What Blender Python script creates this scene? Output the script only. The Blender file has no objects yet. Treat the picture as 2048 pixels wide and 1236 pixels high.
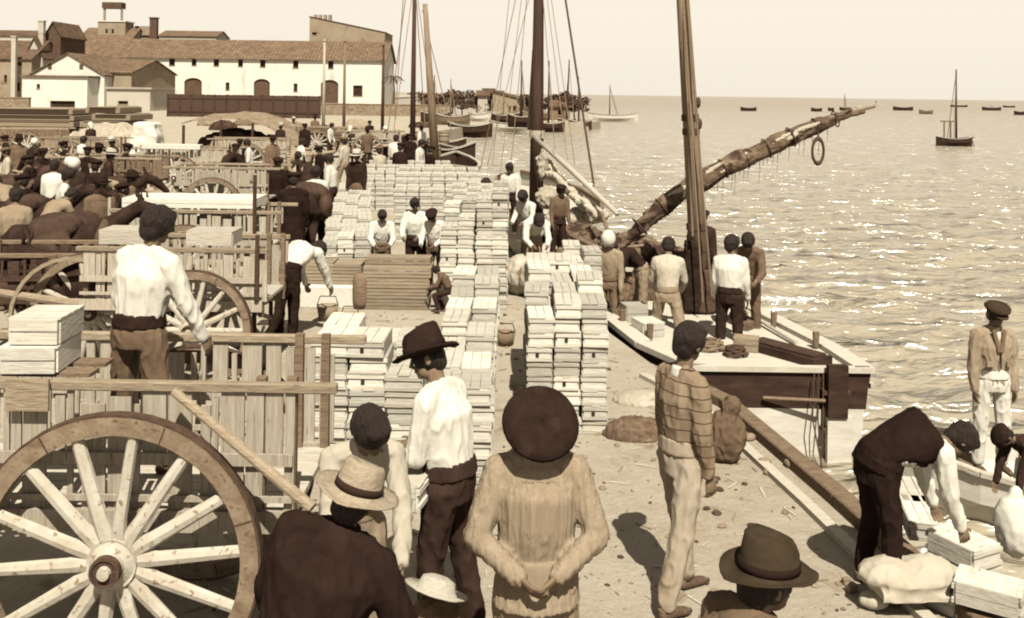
import bpy, bmesh, math, random
from mathutils import Vector, Matrix, noise
random.seed(7)
scene = bpy.context.scene
COL = scene.collection
R = math.radians
V = Vector

# ---------------------------------------------------------------- camera, sky, sun, exposure
F_PX, CAM_H, ROLL = 2000.0, 3.1, math.atan(0.0137)
cam_d = bpy.data.cameras.new('camera')
cam = bpy.data.objects.new('camera', cam_d); COL.objects.link(cam)
cam.location = (0, 0, CAM_H)
cam.rotation_mode = 'QUATERNION'
cam.rotation_quaternion = (Matrix.Rotation(R(90), 4, 'X') @ Matrix.Rotation(ROLL, 4, 'Z')).to_quaternion()
cam_d.sensor_width = 36; cam_d.lens = 36*F_PX/2048; cam_d.shift_y = -431/2048
cam_d.clip_start = 0.1; cam_d.clip_end = 40000
scene.camera = cam

SUN_EL, SUN_DX = R(54), -0.16
world = bpy.data.worlds.new("World"); scene.world = world; world.use_nodes = True
nt = world.node_tree; nt.nodes.clear()
w_out = nt.nodes.new('ShaderNodeOutputWorld'); w_bg = nt.nodes.new('ShaderNodeBackground')
w_sky = nt.nodes.new('ShaderNodeTexSky'); w_sky.sky_type = 'NISHITA'; w_sky.sun_disc = False
w_sky.sun_elevation = SUN_EL; w_sky.sun_rotation = R(180)+math.atan(SUN_DX)*-1; w_sky.dust_density = 3
w_bw = nt.nodes.new('ShaderNodeHueSaturation'); w_bw.inputs['Saturation'].default_value = 0.0
w_mix = nt.nodes.new('ShaderNodeMix'); w_mix.data_type = 'RGBA'; w_mix.inputs['Factor'].default_value = 0.93
w_tc = nt.nodes.new('ShaderNodeTexCoord'); w_sep = nt.nodes.new('ShaderNodeSeparateXYZ'); w_mr = nt.nodes.new('ShaderNodeMapRange')
w_mr.inputs[1].default_value = 0.08; w_mr.inputs[2].default_value = 0.62
w_gr = nt.nodes.new('ShaderNodeMix'); w_gr.data_type = 'RGBA'    # pale hazy horizon, deeper sky overhead
w_gr.inputs['A'].default_value = (3.97, 3.60, 3.03, 1); w_gr.inputs['B'].default_value = (1.2, 1.06, .87, 1)
nt.links.new(w_tc.outputs['Generated'], w_sep.inputs[0]); nt.links.new(w_sep.outputs[2], w_mr.inputs[0])
nt.links.new(w_mr.outputs[0], w_gr.inputs['Factor']); nt.links.new(w_gr.outputs['Result'], w_mix.inputs['B'])
w_tint = nt.nodes.new('ShaderNodeMix'); w_tint.data_type = 'RGBA'; w_tint.blend_type = 'MULTIPLY'; w_tint.inputs['Factor'].default_value = 1
w_tint.inputs['B'].default_value = (1.0, 0.91, 0.80, 1)
nt.links.new(w_sky.outputs[0], w_bw.inputs['Color']); nt.links.new(w_bw.outputs[0], w_tint.inputs['A'])
nt.links.new(w_tint.outputs['Result'], w_mix.inputs['A'])
nt.links.new(w_mix.outputs['Result'], w_bg.inputs[0]); w_bg.inputs[1].default_value = 0.12
nt.links.new(w_bg.outputs[0], w_out.inputs[0])
sun_d = bpy.data.lights.new('sun', 'SUN'); sun_d.energy = 5.0; sun_d.angle = R(0.5); sun_d.color = (1.0, 0.93, 0.77)
sun = bpy.data.objects.new('sun', sun_d); COL.objects.link(sun)
_sd = V((SUN_DX*math.cos(SUN_EL), math.cos(SUN_EL), -math.sin(SUN_EL)))
sun.rotation_mode = 'QUATERNION'; sun.rotation_quaternion = _sd.to_track_quat('-Z', 'Y')
scene.view_settings.view_transform = 'Standard'; scene.view_settings.look = 'None'
scene.view_settings.exposure = 1.04; scene.view_settings.gamma = 1
scene.cycles.pixel_filter_type = 'BLACKMAN_HARRIS'; scene.cycles.filter_width = 2.0
scene.cycles.max_bounces = 6; scene.cycles.diffuse_bounces = 3; scene.cycles.caustics_reflective = False

# ---------------------------------------------------------------- photo pixel -> place
def ray(px, py):
    x, y = px-1024, -(py-187); c, s = math.cos(ROLL), math.sin(ROLL)
    return x*c-y*s, F_PX, x*s+y*c
def G(px, py, z=0.0):
    a, f, u = ray(px, py); t = (z-CAM_H)/u
    return a*t, f*t
def D(px, py, Y):
    a, f, u = ray(px, py); t = Y/f
    return a*t, CAM_H+u*t

# ---------------------------------------------------------------- materials (all in the sepia range of the print)
def sep(v):
    K = ((0,1.75,.80), (.04,1.66,.80), (.22,1.42,.66), (.55,1.17,.77), (.9,1.04,.90), (9,1.04,.90))
    q = v*2.6
    for a, b in zip(K, K[1:]):
        if a[0] <= q < b[0]:
            t = (q-a[0])/(b[0]-a[0]); return (min(.95, v*(a[1]+(b[1]-a[1])*t)), v, v*(a[2]+(b[2]-a[2])*t), 1)
MATS = {}
def mat(name, v, rough=.85, var=.25, scale=8, stretch=(1,1,1), rnd=0.0, bump=.0, spots=None, stripes=None, grain=0.0, spec=.02, metal=0):
    m = bpy.data.materials.new(name); m.use_nodes = True; n = m.node_tree.nodes; L = m.node_tree.links
    b = n['Principled BSDF']; b.inputs['Roughness'].default_value = rough; b.inputs['Specular IOR Level'].default_value = spec
    b.inputs['Metallic'].default_value = metal
    tc = n.new('ShaderNodeTexCoord'); mp = n.new('ShaderNodeMapping'); mp.inputs['Scale'].default_value = stretch
    L.new(tc.outputs['Object'], mp.inputs[0])
    oi = n.new('ShaderNodeObjectInfo')
    ad = n.new('ShaderNodeVectorMath'); ad.operation = 'ADD'; sc = n.new('ShaderNodeVectorMath'); sc.operation = 'SCALE'
    cx = n.new('ShaderNodeCombineXYZ'); L.new(oi.outputs['Random'], cx.inputs[0]); L.new(oi.outputs['Random'], cx.inputs[2])
    L.new(cx.outputs[0], sc.inputs[0]); sc.inputs['Scale'].default_value = 37.0
    L.new(mp.outputs[0], ad.inputs[0]); L.new(sc.outputs[0], ad.inputs[1])
    nz = n.new('ShaderNodeTexNoise'); nz.inputs['Scale'].default_value = scale; nz.inputs['Detail'].default_value = 5; nz.inputs['Roughness'].default_value = .65
    L.new(ad.outputs[0], nz.inputs['Vector'])
    cr = n.new('ShaderNodeMapRange'); cr.inputs['From Min'].default_value = .3; cr.inputs['From Max'].default_value = .7
    L.new(nz.outputs[0], cr.inputs[0])
    mx = n.new('ShaderNodeMix'); mx.data_type = 'RGBA'
    mx.inputs['A'].default_value = sep(v*(1-var)); mx.inputs['B'].default_value = sep(min(.93, v*(1+var*.8)))
    L.new(cr.outputs[0], mx.inputs['Factor'])
    out = mx.outputs['Result']
    def chain(blend, fac, B):
        nonlocal out
        q = n.new('ShaderNodeMix'); q.data_type = 'RGBA'; q.blend_type = blend
        L.new(out, q.inputs['A'])
        if isinstance(fac, (int, float)): q.inputs['Factor'].default_value = fac
        else: L.new(fac, q.inputs['Factor'])
        if isinstance(B, tuple): q.inputs['B'].default_value = B
        else: L.new(B, q.inputs['B'])
        out = q.outputs['Result']
    if rnd:
        mr = n.new('ShaderNodeMapRange'); mr.inputs['To Min'].default_value = 1-rnd; mr.inputs['To Max'].default_value = 1+rnd*.6
        L.new(oi.outputs['Random'], mr.inputs[0]); chain('MULTIPLY', 1.0, mr.outputs[0])
    if spots:   # (scale, threshold, value)
        s2 = n.new('ShaderNodeTexNoise'); s2.inputs['Scale'].default_value = spots[0]; s2.inputs['Detail'].default_value = 6
        L.new(ad.outputs[0], s2.inputs['Vector'])
        m2 = n.new('ShaderNodeMapRange'); m2.inputs['From Min'].default_value = spots[1]; m2.inputs['From Max'].default_value = spots[1]+.07
        L.new(s2.outputs[0], m2.inputs[0]); chain('MIX', m2.outputs[0], sep(spots[2]))
    if stripes:  # (period along z, dark fraction, value)
        sx = n.new('ShaderNodeSeparateXYZ'); L.new(tc.outputs['Object'], sx.inputs[0])
        w1 = n.new('ShaderNodeMath'); w1.operation = 'MULTIPLY_ADD'; L.new(nz.outputs[0], w1.inputs[0]); w1.inputs[1].default_value = .02; L.new(sx.outputs[stripes[3] if len(stripes) > 3 else 2], w1.inputs[2])
        md = n.new('ShaderNodeMath'); md.operation = 'PINGPONG'; L.new(w1.outputs[0], md.inputs[0]); md.inputs[1].default_value = stripes[0]
        lt = n.new('ShaderNodeMath'); lt.operation = 'LESS_THAN'; L.new(md.outputs[0], lt.inputs[0]); lt.inputs[1].default_value = stripes[0]*stripes[1]
        chain('MIX', lt.outputs[0], sep(stripes[2]))
    if grain:
        g2 = n.new('ShaderNodeTexNoise'); g2.inputs['Scale'].default_value = grain; g2.inputs['Detail'].default_value = 2
        L.new(ad.outputs[0], g2.inputs['Vector'])
        m3 = n.new('ShaderNodeMapRange'); m3.inputs['From Min'].default_value = .35; m3.inputs['From Max'].default_value = .65; m3.inputs['To Min'].default_value = .78; m3.inputs['To Max'].default_value = 1.15
        L.new(g2.outputs[0], m3.inputs[0]); chain('MULTIPLY', 1.0, m3.outputs[0])
    L.new(out, b.inputs['Base Color'])
    if bump:
        bp = n.new('ShaderNodeBump'); bp.inputs['Strength'].default_value = bump; bp.inputs['Distance'].default_value = .02
        L.new(nz.outputs[0], bp.inputs['Height']); L.new(bp.outputs[0], b.inputs['Normal'])
    MATS[name] = m; return m
mat('skin', .10, .6, .2, 12, rnd=.15)
mat('cloth_white', .41, .95, .08, 5, bump=.3, rnd=.06)
mat('cloth_cream', .27, .95, .10, 5, (1,1,.4), bump=.5, rnd=.1)
mat('smock_cloth', .165, .95, .16, 34, (1,1,.06), bump=.8)
mat('cloth_tan', .15, .95, .16, 5, (1,1,.4), bump=.5, rnd=.12)
mat('trouser_tan', .20, .95, .35, 4, (1,1,.35), bump=.6, spots=(5,.6,.13))
mat('cloth_mid', .075, .95, .2, 6, bump=.5, rnd=.2)
mat('cloth_grey', .17, .95, .2, 7, (1,1,.5), bump=.5)
mat('cloth_dark', .017, .95, .3, 6, bump=.5, rnd=.2)
mat('cloth_black', .010, .95, .3, 6, bump=.5, rnd=.2)
mat('striped_shirt', .12, .95, .25, 6, (1,1,.4), bump=.5, stripes=(.034, .10, .03))
mat('hair_dark', .010, .6, .5, 70, (1,1,.25), bump=1, spec=.2)
mat('felt_dark', .011, .9, .3, 14, bump=.5, spots=(9, .6, .015))
mat('felt_mid', .021, .9, .25, 10, bump=.3)
mat('straw', .30, .8, .2, 40, (1,1,3), bump=.6)
mat('straw_grey', .19, .8, .25, 30, (1,1,2), bump=.5)
for _n in ('felt_mid',):
    for _q in MATS[_n].node_tree.nodes:
        if _q.type == 'MIX' and not _q.inputs['A'].is_linked: _q.inputs['A'].default_value = (.024,.017,.011,1); _q.inputs['B'].default_value = (.038,.028,.018,1)
mat('leather', .045, .6, .3, 20, bump=.3)
mat('crate_wood', .36, .8, .2, 4, (1,4,14), rnd=.34, bump=.3, spots=(12, .64, .17))
mat('crate_end', .40, .8, .16, 5, (2,1,9), rnd=.3, bump=.3, spots=(11, .66, .19))
mat('slat_brown', .17, .85, .3, 5, (1,4,14), rnd=.2, bump=.4)
mat('wood_slat', .25, .85, .3, 4, (14,14,1), bump=.4, spots=(6, .62, .10), rnd=.15)
mat('paint_pale', .29, .8, .2, 3, (3,3,3), bump=.3, spots=(9, .60, .13))
mat('paint_brown', .12, .8, .4, 4, (3,3,3), bump=.5, spots=(8, .60, .07))
mat('wood_pale', .29, .85, .2, 5, (2,6,14), bump=.5, spots=(10, .66, .12), rnd=.12)
mat('wood_tan', .165, .85, .3, 5, (2,6,12), bump=.5, spots=(9, .64, .07), rnd=.15)
mat('wood_mid', .10, .85, .35, 5, (2,6,12), bump=.5, rnd=.15)
mat('wood_dark', .035, .85, .4, 5, (2,6,12), bump=.5, rnd=.2)
mat('mast_wood', .12, .75, .4, 3, (6,6,.6), bump=.4, spots=(6, .62, .05))
mat('mast_dark', .032, .75, .3, 3, (6,6,.6), bump=.4)
mat('iron', .04, .6, .4, 20, bump=.3)
mat('rope', .12, .9, .3, 60, bump=.5)
mat('rope_dark', .04, .9, .3, 60)
mat('canvas', .26, .95, .22, 3, bump=.6, rnd=.1, spots=(5, .62, .12))
mat('sail_cloth', .075, .95, .7, 5, (1,1,1), bump=.6, spots=(3, .50, .022))
mat('net', .07, .95, .5, 14, bump=1)
mat('white_cloth', .40, .95, .1, 4, bump=.4)
mat('plaster_white', .44, .9, .10, .5, (1,1,.35), spots=(.45, .60, .33), spec=.1)
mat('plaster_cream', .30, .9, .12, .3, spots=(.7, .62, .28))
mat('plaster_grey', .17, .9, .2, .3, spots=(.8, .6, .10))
mat('roof_tile', .085, .9, .25, .5, (1,1,1), stripes=(.35, .3, .06, 0), grain=1.2)
mat('roof_dark', .06, .9, .3, .6, grain=1.5)
mat('opening_dark', .02, .6, .3, 2)
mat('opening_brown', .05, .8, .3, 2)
mat('stone', .14, .9, .35, 2.5, bump=.6, spots=(3, .6, .06))
mat('hull_dark', .022, .7, .4, 3, (1,1,4), bump=.3)
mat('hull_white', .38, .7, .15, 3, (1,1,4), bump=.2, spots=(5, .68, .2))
mat('deck_pale', .33, .8, .2, 4, (1,5,1), bump=.3, spots=(4, .64, .18))
mat('fur_dark', .015, .8, .4, 8, bump=.5)
mat('fur_brown', .05, .8, .4, 8, bump=.5)
mat('foliage', .045, .9, .5, 1.5)
mat('bark', .05, .9, .4, 6, bump=.5)
mat('straw_heap', .24, .95, .3, 5, bump=1, grain=15)
mat('goods_dark', .03, .95, .5, 3, bump=.6)

# ---------------------------------------------------------------- mesh building
class MB:
    def __init__(s): s.v = []; s.f = []; s.m = []; s.k = 0
    def box(s, c, d, rot=None, taper=1.0):
        i = len(s.v); c = V(c)
        for z in (-1, 1):
            k = taper if z > 0 else 1.0
            for x, y in ((-1,-1),(1,-1),(1,1),(-1,1)):
                p = V((x*d[0]*.5*k, y*d[1]*.5*k, z*d[2]*.5))
                if rot is not None: p = rot @ p
                s.v.append(c+p)
        for q in ((3,2,1,0),(4,5,6,7),(0,1,5,4),(1,2,6,5),(2,3,7,6),(3,0,4,7)):
            s.f.append(tuple(i+j for j in q)); s.m.append(s.k)
        return s
    def bar(s, a, b, w, h, up=(0,0,1)):
        a, b = V(a), V(b); d = b-a; L = d.length; d.normalize()
        u = V(up); x = d.cross(u)
        if x.length < 1e-4: x = V((1,0,0))
        x.normalize(); z = x.cross(d)
        rot = Matrix((x, d, z)).transposed()
        return s.box((a+b)/2, (w, L, h), rot)
    def rings(s, rr, n=10, cap=True):   # rr: list of (centre, ax vector, ay vector)
        i = len(s.v)
        for c, ax, ay in rr:
            c, ax, ay = V(c), V(ax), V(ay)
            for j in range(n):
                t = 2*math.pi*j/n; s.v.append(c+ax*math.cos(t)+ay*math.sin(t))
        for k in range(len(rr)-1):
            for j in range(n):
                a = i+k*n+j; b = i+k*n+(j+1) % n
                s.f.append((a, b, b+n, a+n)); s.m.append(s.k)
        if cap:
            s.f.append(tuple(i+j for j in reversed(range(n)))); s.m.append(s.k)
            e = i+(len(rr)-1)*n; s.f.append(tuple(e+j for j in range(n))); s.m.append(s.k)
        return s
    def tube(s, pts, r, n=8, cap=True, squash=1.0):
        pts = [V(p) for p in pts]
        if isinstance(r, (int, float)): r = [r]*len(pts)
        rr = []; px = None
        for k, p in enumerate(pts):
            d = (pts[min(k+1, len(pts)-1)]-pts[max(k-1, 0)])
            if d.length < 1e-6: d = V((0,0,1))
            d.normalize()
            if px is None:
                px = d.cross(V((0,0,1)))
                if px.length < .05: px = d.cross(V((0,1,0)))
            px = px-d*px.dot(d); px.normalize(); py = d.cross(px)
            rr.append((p, px*r[k], py*r[k]*squash))
        return s.rings(rr, n, cap)
    def ell(s, c, r, rot=None, n=12, m=8):
        i = len(s.v); c = V(c)
        def P(x, y, z):
            p = V((x*r[0], y*r[1], z*r[2]))
            return c+(rot @ p if rot is not None else p)
        s.v.append(P(0,0,-1))
        for k in range(1, m):
            t = math.pi*k/m-math.pi/2
            for j in range(n):
                a = 2*math.pi*j/n; s.v.append(P(math.cos(t)*math.cos(a), math.cos(t)*math.sin(a), math.sin(t)))
        s.v.append(P(0,0,1)); top = len(s.v)-1
        for j in range(n):
            s.f.append((i, i+1+(j+1) % n, i+1+j)); s.m.append(s.k)
            for k in range(m-2):
                a = i+1+k*n+j; b = i+1+k*n+(j+1) % n
                s.f.append((a, b, b+n, a+n)); s.m.append(s.k)
            e = i+1+(m-2)*n; s.f.append((e+j, e+(j+1) % n, top)); s.m.append(s.k)
        return s
    def caps(s, a, b, ra, rb, n=8):
        a, b = V(a), V(b); s.tube([a, (a+b)/2, b], [ra, (ra+rb)/2, rb], n); s.ell(a, (ra,)*3, None, n, 6); s.ell(b, (rb,)*3, None, n, 6); return s
    def lathe(s, prof, c=(0,0,0), rot=None, n=24, close=False):  # prof (r, z)
        i = len(s.v); c = V(c)
        for r, z in prof:
            for j in range(n):
                a = 2*math.pi*j/n; p = V((r*math.cos(a), r*math.sin(a), z))
                s.v.append(c+(rot @ p if rot is not None else p))
        for k in range(len(prof)-1+(1 if close else 0)):
            for j in range(n):
                k2 = (k+1) % len(prof)
                s.f.append((i+k*n+j, i+k*n+(j+1) % n, i+k2*n+(j+1) % n, i+k2*n+j)); s.m.append(s.k)
        return s
    def face(s, pts):
        i = len(s.v); s.v += [V(p) for p in pts]; s.f.append(tuple(range(i, i+len(pts)))); s.m.append(s.k); return s
    def prism(s, pts, d):   # polygon pts extruded by vector d
        i = len(s.v); n = len(pts); d = V(d)
        s.v += [V(p) for p in pts]+[V(p)+d for p in pts]
        s.f.append(tuple(reversed(range(i, i+n)))); s.m.append(s.k)
        s.f.append(tuple(range(i+n, i+2*n))); s.m.append(s.k)
        for j in range(n):
            s.f.append((i+j, i+(j+1) % n, i+n+(j+1) % n, i+n+j)); s.m.append(s.k)
        return s
    def mesh(s, name, smooth=False):
        me = bpy.data.meshes.new(name); me.from_pydata([tuple(p) for p in s.v], [], s.f)
        if smooth: me.polygons.foreach_set('use_smooth', [True]*len(me.polygons))
        me.polygons.foreach_set('material_index', s.m); me.update(); return me
    def build(s, name, mats, parent=None, smooth=False, bevel=0, loc=None):
        me = s.mesh(name, smooth)
        if not isinstance(mats, (list, tuple)): mats = [mats]
        for m in mats: me.materials.append(MATS[m])
        if bevel:
            bm = bmesh.new(); bm.from_mesh(me)
            bmesh.ops.bevel(bm, geom=bm.edges[:], offset=bevel, segments=1, affect='EDGES', clamp_overlap=True)
            bm.to_mesh(me); bm.free()
        return link(me, name, parent, loc)
def link(me, name, parent=None, loc=None):
    o = bpy.data.objects.new(name, me); COL.objects.link(o)
    if parent: o.parent = parent
    if loc is not None: o.location = loc
    return o
TS = bpy.data.scenes.new('workbench')
def remesh(mb, name, mats, vox, parent=None, smooth=3, folds=0.0, fs=1.0, fdir=(1,1,.55), big=0.0):
    me = mb.mesh('tmp')
    bm = bmesh.new(); bm.from_mesh(me); bmesh.ops.recalc_face_normals(bm, faces=bm.faces[:]); bm.to_mesh(me); bm.free()
    o = bpy.data.objects.new('tmp', me); TS.collection.objects.link(o)
    md = o.modifiers.new('r', 'REMESH'); md.mode = 'VOXEL'; md.voxel_size = vox; md.use_smooth_shade = True
    if smooth:
        sm = o.modifiers.new('s', 'SMOOTH'); sm.factor = .5; sm.iterations = smooth
    TS.view_layers[0].update(); dg = TS.view_layers[0].depsgraph
    me2 = bpy.data.meshes.new_from_object(o.evaluated_get(dg))
    bpy.data.objects.remove(o); bpy.data.meshes.remove(me)
    me2.name = name; me2.materials.clear()
    for m in (mats if isinstance(mats, (list, tuple)) else [mats]): me2.materials.append(MATS[m])
    if folds or big:
        off = random.random()*50
        nrm = [v.normal.copy() for v in me2.vertices]; out = []
        for v, nn in zip(me2.vertices, nrm):
            c = v.co.copy(); q = V((c.x*fdir[0]*13*fs+off, c.y*fdir[1]*13*fs, c.z*fdir[2]*13*fs))
            a = (1-abs(noise.noise(q))*2.2); a = a*abs(a); b = noise.noise(q*2.1)
            d = folds*(a*1.1+b*.5-.35)
            if big: d += big*noise.noise(V((c.x*3+off, c.y*3, c.z*3)))
            out += (c+nn*d)[:]
        me2.vertices.foreach_set('co', out)
    me2.polygons.foreach_set('use_smooth', [True]*len(me2.polygons)); me2.update()
    return link(me2, name, parent)
def thing(name, label, cat, loc=(0,0,0), rotz=0.0, group=None):
    o = bpy.data.objects.new(name, None); COL.objects.link(o); o.location = loc; o.rotation_euler = (0, 0, rotz); o.empty_display_size = .2
    return tag(o, label, cat, group)
def tag(o, label=None, cat=None, group=None, kind=None):
    if label: o['label'] = label
    if cat: o['category'] = cat
    if group: o['group'] = group
    if kind: o['kind'] = kind
    return o
def dup(root, loc, rotz, label=None, group=None, scale=None):
    def cp(o, par):
        c = o.copy(); COL.objects.link(c); c.parent = par
        for ch in o.children: cp(ch, c)
        return c
    r = cp(root, None); r.location = loc; r.rotation_euler = (0, 0, rotz)
    if scale: r.scale = (scale,)*3
    if label: r['label'] = label
    if group: r['group'] = group
    return r
ORD = ['', 'first','second','third','fourth','fifth','sixth','seventh','eighth','ninth','tenth','eleventh','twelfth','thirteenth','fourteenth','fifteenth','sixteenth','seventeenth','eighteenth','nineteenth','twentieth',
 'twenty-first','twenty-second','twenty-third','twenty-fourth','twenty-fifth','twenty-sixth','twenty-seventh','twenty-eighth','twenty-ninth','thirtieth']
# ---------------------------------------------------------------- people
HATS = {}
def make_hat(kind, parent, c, rot, s=1.0, m=None, tilt=0):
    """c = head centre, rot = head frame (x right, y front, z up)"""
    if tilt: c = c+rot @ V((0,-.055,-.03)); rot = rot @ Matrix.Rotation(R(tilt), 3, 'X')
    if kind == 'fedora' or kind == 'straw' or kind == 'boater':
        m = m or ('felt_mid' if kind == 'fedora' else 'straw')
        mb = MB(); base = .035*s; bw = {'fedora': .165, 'straw': .185, 'boater': .16}[kind]*s; ht = {'fedora': .145, 'straw': .135, 'boater': .10}[kind]*s
        n = 28; i0 = 0
        prof = [(.02, base+ht*.80), (.055, base+ht*.9), (.078, base+ht*1.0), (.09, base+ht*.9), (.098, base+ht*.5), (.104, base+.012), (.112, base), (bw*.85, base-.010), (bw, base-.002), (bw, base-.008), (bw*.85, base-.018), (.104, base-.012), (.10, base+.01)]
        pts = []
        for r, z in prof: pts.append((r*(s if r < .115 else 1), z))
        mb.lathe(pts, (0,0,0), None, n)
        mb.f.append(tuple(range(n-1, -1, -1))); mb.m.append(0)
        for v in mb.v:
            v.y *= 1.14
            if math.hypot(v.x, v.y) > .12*s:
                v.z += (abs(v.x)*.16 - abs(v.y)*.05)*(1 if kind == 'fedora' else .5)*s + noise.noise(v*7)*.012
            elif v.z > base+ht*.7 and kind != 'boater':
                v.z -= .03*s*max(0, v.y+.02)/.1; v.x *= 1-.25*max(0, v.y)/.1
            q = rot @ v; v.x, v.y, v.z = q.x+c.x, q.y+c.y, q.z+c.z
        h = mb.build('hat', m, parent, smooth=True)
        b = MB()
        b.lathe([(.1065*s, base+.006), (.1055*s, base+.042*s), (.100*s, base+.042*s), (.100*s, base+.006)], (0,0,0), None, n, close=True)
        for v in b.v:
            v.y *= 1.14; q = rot @ v; v.x, v.y, v.z = q.x+c.x, q.y+c.y, q.z+c.z
        b.build('hat_band', 'cloth_dark' if kind != 'fedora' else 'cloth_black', h, smooth=True)
    elif kind == 'beret':
        mb = MB()
        mb.lathe([(.085, .045), (.088, .062), (.135, .072), (.155, .088), (.15, .104), (.11, .124), (.05, .134), (.008, .137), (.006, .155), (.001, .156)], (0,0,0), None, 28)
        for v in mb.v:
            k = noise.noise(v*9)*.012; v.z += k
            q = rot @ (v*s); v.x, v.y, v.z = q.x+c.x, q.y+c.y, q.z+c.z
        mb.build('beret', m or 'felt_dark', parent, smooth=True)
    elif kind == 'cap':
        mb = MB(); n = 22
        mb.lathe([(.09, .03), (.098, .045), (.122, .07), (.125, .09), (.10, .115), (.05, .128), (.002, .132)], (0,0,0), None, n)
        for v in mb.v:
            v.y *= 1.15; v.y += .012; v.z -= max(0, v.y)*.2
        mb2 = MB(); mb2.lathe([(.0, .0), (.06, .0), (.075, -.006), (.075, -.012), (.0, -.01)], (0, .085, .03), None, 16)
        for v in mb2.v: v.z -= max(0, v.y-.08)*.35
        j = len(mb.v); mb.v += mb2.v; mb.f += [tuple(j+q for q in f) for f in mb2.f]; mb.m += mb2.m
        for v in mb.v:
            q = rot @ (v*s); v.x, v.y, v.z = q.x+c.x, q.y+c.y, q.z+c.z
        mb.build('cap', m or 'cloth_mid', parent, smooth=True)
    elif kind == 'scarf':
        mb = MB(); mb.ell(c+rot @ V((0,-.01,.03)), (.105,.122,.12), rot); mb.ell(c+rot @ V((0,-.09,-.07)), (.08,.05,.10), rot)
        remesh(mb, 'headscarf', m or 'white_cloth', .014, parent, 2, .004)
    elif kind == 'hair_low':
        mb = MB(); mb.ell(c+rot @ V((0,-.012,.0)), (.083,.099,.082), rot, 16, 12); mb.ell(c+rot @ V((0,-.055,-.03)), (.070,.054,.066), rot)
        remesh(mb, 'hair', m or 'hair_dark', .011, parent, 1, .004, 1.6)
    elif kind == 'hair':
        mb = MB(); mb.ell(c+rot @ V((0,-.014,.028)), (.093,.112,.105), rot, 16, 12); mb.ell(c+rot @ V((0,-.055,-.03)), (.074,.058,.07), rot); mb.ell(c+rot @ V((0,.06,.075)), (.062,.045,.035), rot)
        remesh(mb, 'hair', m or 'hair_dark', .011, parent, 1, .006, 1.6)

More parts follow.
